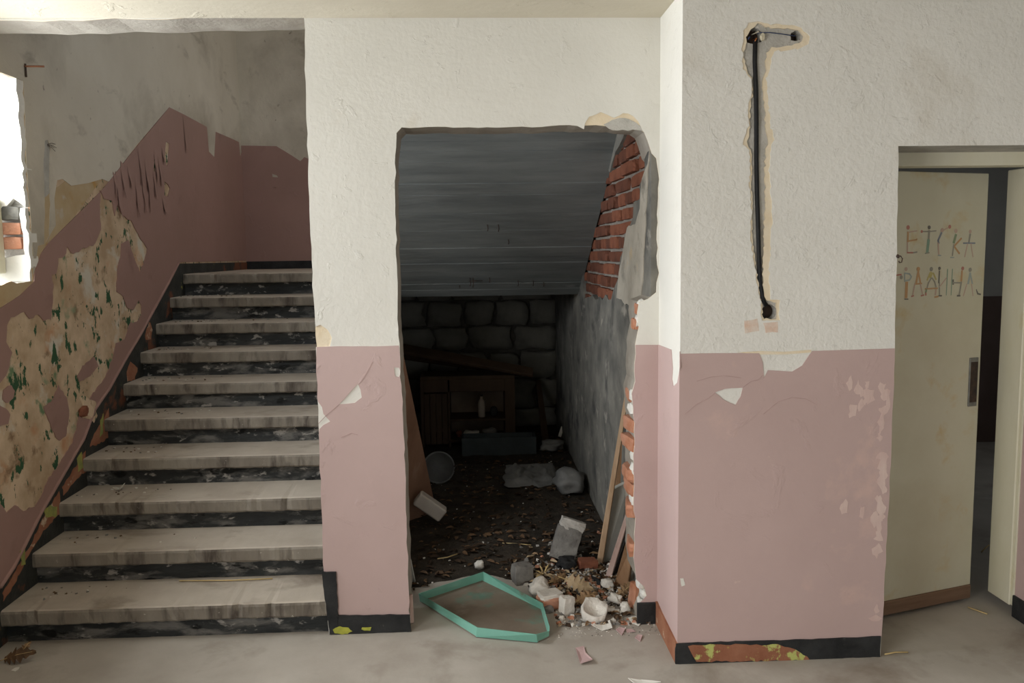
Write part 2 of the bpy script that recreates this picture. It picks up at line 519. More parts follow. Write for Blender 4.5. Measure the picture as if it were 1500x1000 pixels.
def hide_notch(oe):
    """the plaster broken away over the right end of the opening"""
    out, done = [], False
    for p in oe:
        if p[1] > 2.2 and notch[0][0] < p[0] < notch[-1][0]:
            if not done:
                out += ragged_open(notch, 0.003, 0.02, 8)
                done = True
            continue
        out.append(p)
    return out


cream_spot = [(-0.697,1.415),(-0.673,1.421),(-0.644,1.402),(-0.627,1.363),(-0.635,1.326),(-0.698,1.324)]
pe_white = []
for p in pe:
    if cream_spot[-1][1] < p[1] < cream_spot[0][1]:
        continue
    pe_white.append(p)
ins = next(i for i, p in enumerate(pe_white) if p[1] < cream_spot[0][1])
pe_white[ins:ins] = ragged_open(cream_spot, 0.002, 0.02, 9)
layer('white_plaster', 'Y', YB, YB + 0.004, [wall_back_loop(0, pe_white, hide_notch(oe))], M['white'], wall_back)
grey_notch = hide_notch(oe)
layer('cream_plaster', 'Y', YB + 0.004, YB + 0.014, [wall_back_loop(0.001, pe, oe)], M['cream'], wall_back)
layer('wall_core', 'Y', YB + 0.014, YB + 0.25, [wall_back_loop(0.006, pe, oe)], M['lintel'], wall_back)
# grey mortar scar on the broken plaster
layer('mortar_scar', 'Y', YB + 0.001, YB + 0.004, [rough([(0.586,2.282),(0.625,2.299),(0.676,2.308),(0.715,2.296),(0.745,2.266),(0.755,2.252),(0.646,2.255),(0.601,2.259)], 0.004, .02, 4)], M['mortar'], wall_back)

# pink dado on the pier, with flaked holes
pk = [(-0.695,1.324),(-0.587,1.325),(-0.437,1.323),(-0.334,1.324)]
pier_pink = ragged_open(pk, 0.001, 0.05, 5)
right_side = [p for p in reversed(oe) if p[0] < 0.0 and p[1] < pk[-1][1]]
left_side = [p for p in pe if [(-0.723,0.082)][0][1] < p[1] < pk[0][1]]
pier_bottom = [(-0.698,0.085),(-0.630,0.082),(-0.325,0.078)]
outer = pier_pink + right_side[:-1] + [(right_side[-1][0], pier_bottom[-1][1]), pier_bottom[1]] + list(reversed([(p[0], p[1]) for p in left_side]))
hole1 = [(-0.605,1.065),(-0.564,1.108),(-0.520,1.156),(-0.509,1.131),(-0.504,1.094),(-0.535,1.070),(-0.572,1.068)]
hole2 = [(-0.358,1.226),(-0.334,1.226),(-0.328,1.201),(-0.338,1.183),(-0.353,1.186)]
notch_left = [(-0.698,1.080),(-0.681,1.055),(-0.676,1.024),(-0.647,0.989),(-0.678,0.974),(-0.696,0.956)]
lo_, hi_ = notch_left[-1][1], notch_left[0][1]
outer2 = []
done = False
for p in outer:
    if p[0] < -0.6 and lo_ < p[1] < hi_:
        if not done:
            outer2 += list(reversed(notch_left))
            done = True
        continue
    outer2.append(p)
layer('pink_paint', 'Y', YB - 0.003, YB, [outer2, rough(hole1, .001, .02, 1), rough(hole2, .001, .02, 2)], M['pink'], wall_back)
# pink dado right of the opening
pk2 = [(0.726,1.307),(0.835,1.305)]
rs = [p for p in oe if p[0] > 0.6 and p[1] < pk2[0][1] and p[1] > 0.08]
layer('pink_paint', 'Y', YB - 0.003, YB, [[pk2[0]] + rs + [(0.739,0.088)] + [(XQ + .01, [(0.841,0.091)][0][1]), (XQ + .01, pk2[1][1])]], M['pink'], wall_back)

# broken bricks showing along the right jamb
rnd = random.Random(5)
jamb_bricks = [(0.705,1.058),(0.696,0.923),(0.687,0.838),(0.690,0.694),(0.690,0.624),(0.684,0.528),(0.700,0.339),(0.729,0.246)]
for i, (x, z) in enumerate(jamb_bricks):
    bm = chunk_bm((0.10, 0.17, 0.062), 20 + i, 0.10)
    o = from_bm('brick', bm, M['brick_pale'], wall_back)
    o.location = (x + 0.062 + rnd.uniform(-.008, .006), YB + 0.10, z - 0.031)
    o.rotation_euler = (0, 0, rnd.uniform(-.2, .2))
for (x, z) in [(0.763,1.469),(0.748,1.402),(0.838,1.862),(0.842,1.793)]:
    bm = chunk_bm((0.05, 0.07, 0.05), int(z * 100), 0.14)
    o = from_bm('brick', bm, M['brick_pale'], wall_back)
    o.location = (x, YB + 0.065, z - 0.03)
# loose mortar rim of the ragged right edge and left edge
for k, (x, z) in enumerate([(0.745,1.482),(0.735,1.415),(0.711,1.074),(0.705,1.011),(0.718,0.796),(0.712,0.726),(0.715,0.581),(0.745,0.180),(0.764,0.133),(0.752,0.074)]):
    o = from_bm('mortar_lump', lump_bm(60 + k, (0.045, 0.09, 0.06), 2), M['white_rough'], wall_back)
    o.location = (x + 0.018, YB + 0.052, z - 0.03)

# ---------------------------------------------------------------- wall_right: the projecting wall with the doorway
wall_right = struct(empty('wall_right'))
DX0, DX1, DZ = 1.700, 2.507, 2.128
dl = [(1.705,2.129),(1.711,1.897),(1.715,1.624),(1.720,1.317),(1.718,1.062),(1.717,0.774),(1.712,0.481),(1.709,0.242),(1.705,-0.005)]
dl = [(p[0], max(0, p[1])) for p in ragged_open(dl, 0.002, 0.05, 11)]
DZ = dl[0][1]


def wall_right_loop(x0, g=0.0):
    return [(x0, 0.0), (x0, ZC + 0.05), (6.0, ZC + 0.05), (6.0, 0.0), (DX1 + g, 0.0), (DX1 + g, DZ + g)] + [(p[0] - g, p[1] + (g if i == 0 else 0)) for i, p in enumerate(dl[:-1])] + [(dl[-1][0] - g, 0.0)]


H1 = [(1.074,2.575),(1.093,2.603),(1.127,2.613),(1.155,2.608),(1.182,2.601),(1.241,2.600),(1.304,2.587),(1.334,2.556),(1.330,2.523),(1.298,2.507),(1.238,2.500),(1.197,2.497),(1.187,2.471),(1.182,2.427),(1.167,2.393),(1.171,2.328),(1.180,2.270),(1.189,2.204),(1.204,2.157),(1.188,2.130),(1.185,2.037),(1.191,1.978),(1.198,1.908),(1.202,1.838),(1.196,1.757),(1.192,1.656),(1.197,1.554),(1.200,1.527),(1.237,1.521),(1.238,1.438),(1.162,1.439),(1.161,1.516),(1.146,1.566),(1.137,1.638),(1.124,1.709),(1.112,1.799),(1.116,1.890),(1.103,1.990),(1.110,2.038),(1.101,2.118),(1.078,2.144),(1.081,2.171),(1.099,2.210),(1.090,2.271),(1.105,2.328),(1.104,2.394),(1.074,2.433),(1.067,2.505)]
H2 = [(1.083,2.536),(1.098,2.583),(1.128,2.601),(1.160,2.593),(1.196,2.585),(1.250,2.582),(1.296,2.575),(1.318,2.554),(1.311,2.533),(1.278,2.525),(1.232,2.515),(1.189,2.510),(1.168,2.490),(1.160,2.453),(1.169,2.427),(1.151,2.386),(1.154,2.328),(1.166,2.262),(1.170,2.202),(1.182,2.162),(1.172,2.128),(1.168,2.037),(1.172,1.957),(1.171,1.876),(1.168,1.768),(1.167,1.659),(1.169,1.563),(1.181,1.519),(1.228,1.513),(1.230,1.446),(1.171,1.447),(1.170,1.505),(1.155,1.561),(1.142,1.638),(1.130,1.709),(1.120,1.798),(1.121,1.890),(1.114,1.990),(1.119,2.038),(1.112,2.117),(1.097,2.149),(1.107,2.210),(1.101,2.271),(1.113,2.328),(1.112,2.394),(1.084,2.438),(1.075,2.498)]
layer('white_plaster', 'Y', YR, YR + 0.004, [wall_right_loop(XQ - .001), rough(H1, .004, .012, 21)], M['white_rough'], wall_right)
layer('cream_plaster', 'Y', YR + 0.004, YR + 0.012, [wall_right_loop(XQ + .012, .002), rough(H2, .0045, .012, 22)], M['cream'], wall_right)


def circle(c, r, n=20):
    return [(c[0] + r * math.cos(i * math.tau / n), c[1] + r * math.sin(i * math.tau / n)) for i in range(n)]


BOX1, BOX2, BOX3 = [(1.198,1.474),(1.118,2.557),(1.283,2.557)]
layer('wall_core', 'Y', YR + 0.012, YR + 0.265, [wall_right_loop(XQ + .0125, .003), circle(BOX1, .031), rough(circle(BOX2, .033), .004, .02, 3), rough(circle(BOX3, .021), .003, .02, 3)], M['mortar'], wall_right)
for nm, bx, r in (('socket_box', BOX1, .032), ('junction_box', BOX2, .034), ('socket_box', BOX3, .022)):
    bm = lathe_bm([(r, 0.0), (r * .97, -0.045), (r * .6, -0.05)], 20)
    bmesh.ops.delete(bm, geom=[f for f in bm.faces if len(f.verts) > 4 and f.calc_center_median().z > -0.02], context='FACES')
    o = from_bm(nm, bm, M['iron'], wall_right)
    o.location = (bx[0], YR + .013, bx[1])
    o.rotation_euler = (math.radians(90), 0, 0)
# left flank of the projecting wall
layer('white_plaster', 'X', XQ - .001, XQ + .012, [[(YR + .004, 0), (YR + .004, ZC + .05), (YB, ZC + .05), (YB, 0)]], M['white'], wall_right)
fl = [(3.684,1.306),(3.478,1.312),(3.452,1.234),(3.462,1.189),(3.437,1.161),(3.368,1.189),(3.325,1.258),(3.293,1.322)]
fb = [(3.369,0.071),(3.587,0.113)]
fl[0] = (YB - .003, fl[0][1])
fl[-1] = (YR - .003, fl[-1][1])
layer('pink_paint', 'X', XQ - .004, XQ - .001, [fl + [(YR - .003, fb[0][1]), (YB - .003, fb[1][1])]], M['pink'], wall_right)
# the dado on the front
pd = [(0.845,1.312),(0.954,1.312),(1.081,1.310),(1.156,1.308),(1.171,1.272),(1.178,1.207),(1.194,1.238),(1.294,1.230),(1.335,1.254),(1.360,1.293),(1.376,1.313),(1.547,1.315),(1.718,1.317)]
pb = [(1.705,0.086),(1.437,0.083),(1.143,0.088),(0.826,0.090)]
pd[0] = (XQ - .001, pd[0][1])
pe_r = [p for p in dl if pb[0][1] < p[1] < pd[-1][1]]
pb[-1] = (XQ - .001, pb[-1][1])
flake = [(0.976,1.152),(1.018,1.165),(1.091,1.169),(1.083,1.133),(1.061,1.097),(1.013,1.120)]
chip = [(0.839,0.372),(0.853,0.372),(0.859,0.342),(0.845,0.337)]
layer('pink_paint', 'Y', YR - .003, YR, [pd + pe_r + pb, rough(flake, .001, .02, 4)], M['pink_worn'], wall_right)
layer('cream_edge', 'Y', YR - .002, YR, [[(1.066,1.313),(1.159,1.317),(1.263,1.312),(1.371,1.318),(1.371,1.307),(1.264,1.301),(1.159,1.303)]], M['cream'], wall_right)
layer('worn_corner', 'Y', YR - .0045, YR - .003, [rough(chip, .001, .01, 4)], M['white'], wall_right)
# faint brick-coloured stains under the socket are two thin scrapes to old paint
M['scrape'] = mat('scraped_paint_showing_salmon', (0.66, 0.48, 0.38), (0.70, 0.60, 0.52), scale=14, bump=.3, lo=.4, hi=.55)
layer('paint_scrape', 'Y', YR - .0008, YR, [rough([(1.092,1.440),(1.148,1.448),(1.155,1.398),(1.096,1.390)], .002, .02, 6)], M['scrape'], wall_right)
layer('paint_scrape', 'Y', YR - .0008, YR, [rough([(1.171,1.433),(1.233,1.435),(1.234,1.393),(1.183,1.391)], .002, .02, 7)], M['scrape'], wall_right)
# worn streaks where pink has rubbed to pale along the door edge
M['rubbed'] = mat('pink_rubbed_pale', (0.66, 0.52, 0.47), (0.57, 0.41, 0.38), scale=14, stretch=(1, 1, .4), bump=.2)
rnd = random.Random(44)
for k, (x, z, w, h) in enumerate([(x, z, rnd.uniform(.010, .028), rnd.uniform(.015, .05)) for x, z in [(1.569,1.157),(1.592,1.139),(1.608,1.170),(1.599,1.099),(1.582,1.082),(1.618,1.121),(1.672,1.149),(1.690,1.126),(1.700,1.085),(1.683,1.063),(1.667,0.949),(1.702,0.867),(1.688,0.833),(1.707,0.798),(1.679,0.775),(1.698,0.728),(1.670,0.688),(1.692,0.652),(1.708,0.611),(1.677,0.576),(1.693,0.523),(1.656,0.600),(1.672,0.464),(1.534,1.180),(1.548,1.066),(1.671,1.006),(1.694,0.168),(1.680,0.213),(1.602,0.631),(1.526,0.657)]]):
    x = min(x, min(p[0] for p in dl if abs(p[1] - z) < .09) - w * 1.2 - .005)
    q = [(x + w * math.cos(t * math.tau / 9) * rnd.uniform(.5, 1.2), z + h * math.sin(t * math.tau / 9) * rnd.uniform(.5, 1.2)) for t in range(9)]
    layer('rubbed_paint', 'Y', YR - .0034 - k * .00003, YR - .0031, [rough(q, .004, .012, 30 + k)], M['rubbed'], wall_right)

# hairline tears in the pink paint
M['tear'] = mat('torn_paint_line', (0.40, 0.28, 0.26), (0.48, 0.345, 0.325), scale=30, bump=.2)


def tear(parent, y, pts, w):
    up = [(x, z + w / 2) for x, z in pts]
    dn = [(x, z - w / 2) for x, z in reversed(pts)]
    layer('paint_tear', 'Y', y - .0012, y, [rough(up + dn, w * .25, .03, len(pts))], M['tear'], parent)


for pts in ([(0.853,1.065),(0.900,1.103),(0.945,1.125),(0.976,1.149)], [(1.091,1.169),(1.125,1.194),(1.153,1.199),(1.169,1.216)], [(1.178,1.057),(1.239,1.107),(1.296,1.123),(1.353,1.116),(1.399,1.092)], [(0.900,1.199),(0.955,1.214),(1.012,1.219),(1.082,1.209)]):
    tear(wall_right, YR - .003, pts, .0022)
for pts in ([(-0.699,0.981),(-0.658,1.023),(-0.605,1.065)], [(-0.514,1.156),(-0.486,1.192),(-0.451,1.253)], [(-0.601,0.916),(-0.555,0.934),(-0.525,0.924)]):
    tear(wall_back, YB - .003, pts, .0022)

# wall right of the doorway continues back as its reveal
layer('white_plaster', 'X', DX1 - .003, DX1, [[(YR, 1.317), (YR, DZ), (YR + .33, DZ), (YR + .33, 1.317)]], M['white'], wall_right)
layer('pink_paint', 'X', DX1 - .005, DX1, [[(YR, 0.1), (YR, 1.317), (YR + .33, 1.317), (YR + .33, 0.1)]], M['pink'], wall_right)

# cable hanging in the chase
cable_px = [(1.121,2.541),(1.122,2.459),(1.127,2.354),(1.130,2.223),(1.134,2.091),(1.139,1.957),(1.144,1.823),(1.149,1.714),(1.157,1.605),(1.166,1.533),(1.184,1.500)]
cb = empty('cable')
tag(cb, 'black cable hanging in the broken plaster groove on the right wall', 'cable')
tube('cable_run', [(x, YR + .006 + .004 * math.sin(i * 1.7), z) for i, (x, z) in enumerate(cable_px)], 0.0092, mat('black_cable_insulation', (.012, .012, .013), rough=.6, bump=.4, bscale=80), cb, 8)
M['wire_blue'] = mat('blue_wire', (.03, .05, .12), rough=.5, bump=0)
M['wire_white'] = mat('white_wire', (.6, .55, .42), rough=.5, bump=0)
M['copper'] = mat('copper_wire', (.6, .22, .08), rough=.4, metal=.7, bump=0)
jx, jz = BOX2
tube('loose_wire', [(jx - .004, YR + .03, jz + .01), (jx + .012, YR - .004, jz + .014), (jx + .022, YR - .012, jz - .006), (jx + .028, YR - .004, jz - .022)], .0022, M['wire_white'], cb, 6)
tube('loose_wire', [(jx - .01, YR + .03, jz), (jx - .022, YR - .004, jz - .006), (jx - .03, YR - .01, jz - .016)], .0022, M['wire_blue'], cb, 6)
tube('loose_wire', [(jx, YR + .03, jz - .01), (jx + .004, YR - .006, jz - .012), (jx - .004, YR - .012, jz - .024)], .002, M['copper'], cb, 6)
tube('loose_wire', [(jx + .01, YR + .008, jz + .012), (jx + .06, YR + .004, jz + .012), (jx + .11, YR + .004, jz + .006), (BOX3[0], YR + .01, BOX3[1])], .0018, M['wire_blue'], cb, 6)
bm = lump_bm(3, (.02, .012, .03), 2)
o = from_bm('connector', bm, M['wire_white'], cb)
o.location = (jx + .028, YR - .002, jz - .02)

# ---------------------------------------------------------------- wall_left: the stair wall with window
wall_left = struct(empty('wall_left'))
WT = 0.42
we = [(4.274,2.585),(4.261,2.447),(4.245,2.251),(4.235,2.087),(4.240,1.989),(4.240,1.858),(4.234,1.725),(4.225,1.618)]
we = ragged_open(we, .004, .03, 31)
sill = [(4.225,1.618),(4.099,1.613),(4.006,1.626),(3.925,1.610)]
WY0 = 2.75
win = we + ragged_open(sill, .004, .02, 32)[1:] + [(WY0, 1.60), (WY0, we[0][1] - .01)]
win2 = [(-.95, .75), (-.95, 2.15), (1.35, 2.15), (1.35, .75)]
big = [(-3.6, 0), (-3.6, 4.4), (8.5, 4.4), (8.5, 0)]
layer('wall_core', 'X', XL - WT, XL - .012, [big, win, win2], M['mortar'], wall_left)
layer('old_plaster', 'X', XL - .012, XL - .004, [big, win, win2], M['peeled'], wall_left)
# greyish white paint above the diagonal dado line
white_lo = [(6.257,2.786),(5.063,2.113),(4.385,1.806),(4.219,1.665)]
groove = [(4.432,2.321),(4.461,2.331),(4.483,2.293),(4.454,2.139),(4.441,2.000),(4.399,1.806),(4.351,1.806),(4.385,1.997),(4.401,2.202)]
ochre_cut = [(5.074,2.185),(4.893,2.147),(4.686,2.116),(4.591,2.144),(4.531,2.132),(4.489,2.038),(4.483,1.898),(4.386,1.809)]
wl = [(-3.6, 1.62)] + [(WY0, 1.62)] + [(WY0, we[0][1] - .01)] + list(reversed([])) 
w_outer = [(-3.6, 4.4), (-3.6, 1.34), (WY0 - .001, 1.34)]
w_outer += [(WY0 - .001, we[0][1] - .009)] + we[:-1] + [(4.247,1.685),(4.289,1.792),(4.357,1.802)] + list(reversed(ochre_cut))[1:] + [(5.165,2.177),(5.614,2.443),(6.258,2.791)]
w_outer += [(6.603,2.789),(7.111,2.776),(7.132,2.581),(7.275,2.553),(7.349,2.771),(7.730,2.776),(8.060,2.777),(8.083,2.642),(8.197,2.756)] + [(8.14, 2.80), (8.14, 4.4)]
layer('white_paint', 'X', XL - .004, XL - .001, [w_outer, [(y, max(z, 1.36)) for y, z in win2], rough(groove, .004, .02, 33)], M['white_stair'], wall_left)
layer('ochre_plaster', 'X', XL - .0042, XL - .003, [rough([(5.074,2.185),(4.896,2.170),(4.652,2.149),(4.291,1.992),(4.264,1.891),(4.218,1.659),(4.384,1.799),(4.616,1.902)], .004, .03, 34)], M['ochre'], wall_left)
layer('ochre_plaster', 'X', XL - .0042, XL - .002, [rough([(4.225,1.618),(4.099,1.613),(4.005,1.620),(3.925,1.610),(3.713,1.598),(3.691,1.438),(3.910,1.506),(4.091,1.558),(4.290,1.616)], .004, .03, 35)], M['ochre'], wall_left)
groove_fill = [(4.432,2.321),(4.461,2.331),(4.483,2.293),(4.454,2.139),(4.441,2.000),(4.399,1.806),(4.351,1.806),(4.385,1.997),(4.401,2.202)]
layer('mortar_groove', 'X', XL - .006, XL - .0035, [groove_fill], M['mortar'], wall_left)

# the diagonal pink dado with peeled areas
edge_lo = [(8.101,1.665),(6.278,1.687),(6.046,1.541),(5.738,1.369),(5.482,1.224),(5.216,1.090),(4.982,0.959),(4.772,0.877),(4.652,0.747),(4.399,0.621),(4.127,0.480),(3.855,0.307),(3.735,0.258)]
top = [(3.910,1.506),(4.091,1.558),(4.225,1.618),(4.246,1.678),(4.310,1.751),(4.385,1.803),(4.700,1.949),(5.064,2.121),(5.613,2.434),(6.258,2.791),(6.603,2.789),(7.111,2.776),(7.132,2.581),(7.275,2.553),(7.349,2.771),(7.730,2.776),(8.060,2.777),(8.083,2.642),(8.197,2.756)]
out = [(8.14, 1.68)] + edge_lo[1:] + [(3.6, edge_lo[-1][1] - .17), (3.2, .12), (-3.6, .12), (-3.6, 1.33), (3.2, 1.33), (3.6, 1.345)] + top + [(8.14, 2.78)]
peel = [(5.036,2.111),(5.074,2.067),(5.186,2.066),(5.212,1.978),(5.261,2.046),(5.332,1.983),(5.452,1.954),(5.530,1.896),(5.611,1.837),(5.695,1.784),(5.609,1.677),(5.545,1.634),(5.461,1.731),(5.392,1.834),(5.286,1.815),(5.263,1.732),(5.202,1.655),(5.172,1.520),(5.258,1.499),(5.308,1.420),(5.398,1.393),(5.495,1.452),(5.534,1.414),(5.527,1.370),(5.475,1.322),(5.334,1.316),(5.248,1.230),(5.116,1.215),(5.077,1.150),(5.000,1.078),(4.918,1.026),(4.805,0.981),(4.697,0.937),(4.609,0.893),(4.550,0.815),(4.494,0.753),(4.380,0.692),(4.214,0.621),(4.139,0.563),(4.083,0.535),(3.971,0.543),(3.913,0.594),(3.834,0.570),(3.787,0.633),(3.686,0.673),(3.758,1.191),(3.863,1.174),(3.912,1.202),(3.946,1.238),(3.983,1.300),(3.938,1.347),(3.955,1.427),(3.994,1.455),(4.116,1.475),(4.161,1.439),(4.241,1.456),(4.295,1.418),(4.365,1.426),(4.409,1.588),(4.396,1.644),(4.447,1.653),(4.487,1.730),(4.546,1.729),(4.584,1.787),(4.656,1.750),(4.772,1.780),(4.892,1.796),(4.950,1.835),(5.012,1.891),(5.008,1.985)]
streak1 = [(6.151,2.538),(6.217,2.532),(6.166,2.383),(6.136,2.361),(6.106,2.424)]
streak2 = [(5.913,2.412),(5.950,2.407),(5.921,2.303),(5.885,2.309)]
streak3 = [(6.079,2.252),(6.143,2.238),(6.180,2.212),(6.129,2.151),(6.064,2.156)]
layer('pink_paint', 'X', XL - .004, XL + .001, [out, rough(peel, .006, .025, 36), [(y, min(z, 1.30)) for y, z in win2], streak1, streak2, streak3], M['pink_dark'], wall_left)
for k, q in enumerate(([(4.392,1.074),(4.430,1.036),(4.475,0.988),(4.482,0.932),(4.467,0.883),(4.425,0.798),(4.366,0.796),(4.320,0.821),(4.260,0.939),(4.226,0.987),(4.326,1.014)], [(4.817,1.174),(4.860,1.114),(4.733,1.069),(4.625,1.059),(4.606,1.089),(4.677,1.138)], [(3.886,1.139),(3.951,1.151),(3.981,1.117),(3.965,1.088),(3.916,1.071),(3.874,1.091)], [(3.797,1.086),(3.881,1.058),(3.926,1.018),(3.903,0.978),(3.781,0.978)])):
    layer('pink_paint', 'X', XL - .004, XL + .001, [rough(q, .005, .02, 40 + k)], M['pink_dark'], wall_left)
# paint curling off in strips under the dado's upper corner
rnd = random.Random(12)
for (px, pz, w, h) in [(y, z, rnd.uniform(.03, .07), rnd.uniform(.1, .28)) for (y, z) in [(5.366,2.210),(5.474,2.236),(5.239,2.158),(5.653,2.330),(5.759,2.275),(5.930,2.359),(5.999,2.320),(5.566,2.128),(5.682,2.149),(5.775,2.146),(5.884,2.227),(6.040,2.089),(6.551,2.650),(6.070,2.443),(5.291,2.113)]]:
    bm = bmesh.new()
    a = [bm.verts.new((XL + .002, px - w / 2, pz + h / 2)), bm.verts.new((XL + .002, px + w / 2, pz + h / 2 - .02))]
    prev = a
    for s in range(1, 5):
        t = s / 4
        c_ = [bm.verts.new((XL + .002 + .014 * t * t, px - w / 2 * (1 - .6 * t) + rnd.uniform(-.008, .008), pz + h / 2 - h * t)),
              bm.verts.new((XL + .004 + .009 * t * t, px + w / 2 * (1 - .6 * t) + rnd.uniform(-.008, .008), pz + h / 2 - .02 - h * t))]
        bm.faces.new((prev[0], prev[1], c_[1], c_[0]))
        prev = c_
    o = from_bm('paint_curl', bm, M['pink_dark'], wall_left)
# skirting band between plaster edge and the steps, and a chunk missing from the plaster
sk = [(8.14, 1.665)] + [(6.276,1.677),(6.044,1.531),(5.736,1.360),(5.481,1.215),(5.215,1.082),(4.981,0.951),(4.771,0.869),(4.651,0.739),(4.398,0.614),(4.126,0.474),(3.854,0.301),(3.734,0.252)] + [(3.62, .16), (3.5, 0), (8.14, 0)]
layer('stair_skirting', 'X', XL - .01, XL + .004, [sk], M['stair_skirt'], wall_left)
for k, q in enumerate(([(3.827,0.276),(3.916,0.323),(4.008,0.370),(4.122,0.447),(4.224,0.499),(4.315,0.543),(4.298,0.426),(4.127,0.390),(4.030,0.342),(3.977,0.327),(3.858,0.247),(3.748,0.195),(3.743,0.236)], [(4.346,0.556),(4.506,0.623),(4.625,0.677),(4.609,0.566),(4.479,0.544),(4.353,0.503)], [(4.886,0.807),(4.947,0.852),(4.937,0.781),(4.940,0.683),(4.778,0.679),(4.676,0.684),(4.736,0.744)], [(5.227,1.026),(5.299,1.088),(5.396,1.023),(5.343,0.961),(5.239,0.968)], [(5.563,1.234),(5.644,1.308),(5.683,1.250),(5.650,1.189),(5.556,1.190)])):
    layer('flaked_paint', 'X', XL + .004, XL + .0055, [rough(q, .006, .02, 90 + k)], M['rust_plain'], wall_left)
for k, q in enumerate(([(4.142,0.490),(4.211,0.503),(4.276,0.469),(4.269,0.421),(4.162,0.448)], [(3.910,0.365),(3.948,0.378),(3.948,0.291),(3.912,0.298)], [(4.526,0.655),(4.578,0.688),(4.581,0.596),(4.524,0.588)], [(4.831,0.802),(4.872,0.834),(4.846,0.720),(4.809,0.712)])):
    layer('flaked_paint', 'X', XL + .004, XL + .006, [rough(q, .006, .02, 95 + k)], M['green_scrap'], wall_left)
bm = lump_bm(9, (.03, .11, .06), 3)
o = from_bm('brick', bm, M['brick'], wall_left)
o.location = (XL + .002, *[(4.637,0.865)][0])
bm = lump_bm(19, (.06, .30, .16), 3)
o = from_bm('mortar_lump', bm, M['peeled'], wall_left)
yy, zz = [(4.692,0.907)][0]
o.location = (XL - .02, yy, zz - .1)
o.rotation_euler = (-math.radians(28), 0, 0)
# plaster edge lip (the thick lower border of the dado)
lip = [(6.277,1.682),(6.046,1.541),(5.738,1.369),(5.482,1.224),(5.216,1.090),(4.982,0.959),(4.771,0.869),(4.618,0.736),(4.399,0.621),(4.127,0.480),(3.855,0.307),(3.735,0.258)]
tube('plaster_lip', [(XL + .001, y, z + .008) for y, z in lip], .011, M['pink_dark'], wall_left, 6)

# window reveal: far jamb plaster, bricks laid bare, frame stub
window = struct(empty('window_1'))
JY = 4.262
M['reveal'] = mat('whitewashed_reveal', (.74, .72, .66), (.80, .78, .73), scale=4, bump=.4, bscale=30)
jz_ = [(4.246,1.990),(4.225,1.618)]
layer('reveal_plaster', 'Y', JY - .055, JY + .02, [rough([(XL - .006, 1.98), (XL - .006, 2.62), (XL - WT, 2.62), (XL - WT, 1.98), (XL - .10, 1.97), (XL - .06, 2.02)], .006, .03, 50)], M['reveal'], window)
layer('reveal_plaster', 'Y', JY - .055, JY + .02, [rough([(XL - .006, 1.60), (XL - .006, 1.97), (XL - .035, 1.97), (XL - .03, 1.75), (XL - .12, 1.74), (XL - WT, 1.72), (XL - WT, 1.60)], .006, .03, 51)], M['reveal'], window)
for k, z in enumerate((1.775, 1.845)):
    bm = chunk_bm((.11, .10, .058), 70 + k, .06)
    o = from_bm('brick', bm, M['brick_pale'], window)
    o.location = (XL - .09, JY - .01, z)
bm = chunk_bm((.10, .10, .065), 77, .12)
o = from_bm('mortar_block', bm, M['cellar_plaster'], window)
o.location = (XL - .088, JY - .01, 1.915)
box('frame_stub', (XL - .22, JY - .20, 1.66), (XL - .115, JY - .062, 2.02), M['frame_paint'], window, .004)
layer('window_sill', 'Z', 1.55, 1.612, [rough([(XL - .01, WY0), (XL - .01, JY - .03), (XL - WT, JY - .03), (XL - WT, WY0)], .006, .05, 52)], M['reveal'], window)

# ---------------------------------------------------------------- rear wall, hall walls behind the camera, far room
wall_rear = struct(empty('wall_rear'))
YE = 8.13
box('wall_core', (-2.6, YE + .004, 1.45), (1.0, YE + .4, 4.4), M['white_stair'], wall_rear)
box('wall_core', (-2.6, YE + .05, -.1), (1.0, YE + .4, 1.45), M['stone_joint'], wall_rear)
rp = [(-2.097,2.754),(-1.819,2.746),(-1.757,2.707),(-1.676,2.656),(-1.602,2.605),(-1.562,2.643),(-1.475,2.604)]
rp[0] = (XL, rp[0][1])
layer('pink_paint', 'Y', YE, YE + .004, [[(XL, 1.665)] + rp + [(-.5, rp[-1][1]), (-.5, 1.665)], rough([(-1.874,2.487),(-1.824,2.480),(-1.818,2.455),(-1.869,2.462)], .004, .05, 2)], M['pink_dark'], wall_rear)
box('stair_skirting', (XL, YE - .008, 1.6), (-.3, YE, 1.672), M['black'], wall_rear)
# courses of rubble stone at the back of the space under the stairs
rnd = random.Random(31)
z = 0.0
row = 0
while z < 1.38:
    h = rnd.uniform(.19, .31)
    x = -1.25 + rnd.uniform(-.3, 0)
    while x < 0.80:
        w = rnd.uniform(.26, .55)
        x1 = min(x + w, 0.82)
        if x1 - x > .1:
            bm = chunk_bm((x1 - x - .03, .16, min(h, 1.42 - z) - .025), rnd.randint(1, 999), .22)
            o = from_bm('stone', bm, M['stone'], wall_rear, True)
            o.location = ((x + x1) / 2, YE + .06 + rnd.uniform(-.015, .015), z + .012)
            o.rotation_euler = (0, rnd.uniform(-.03, .03), rnd.uniform(-.05, .05))
        x += w
    z += h
    row += 1

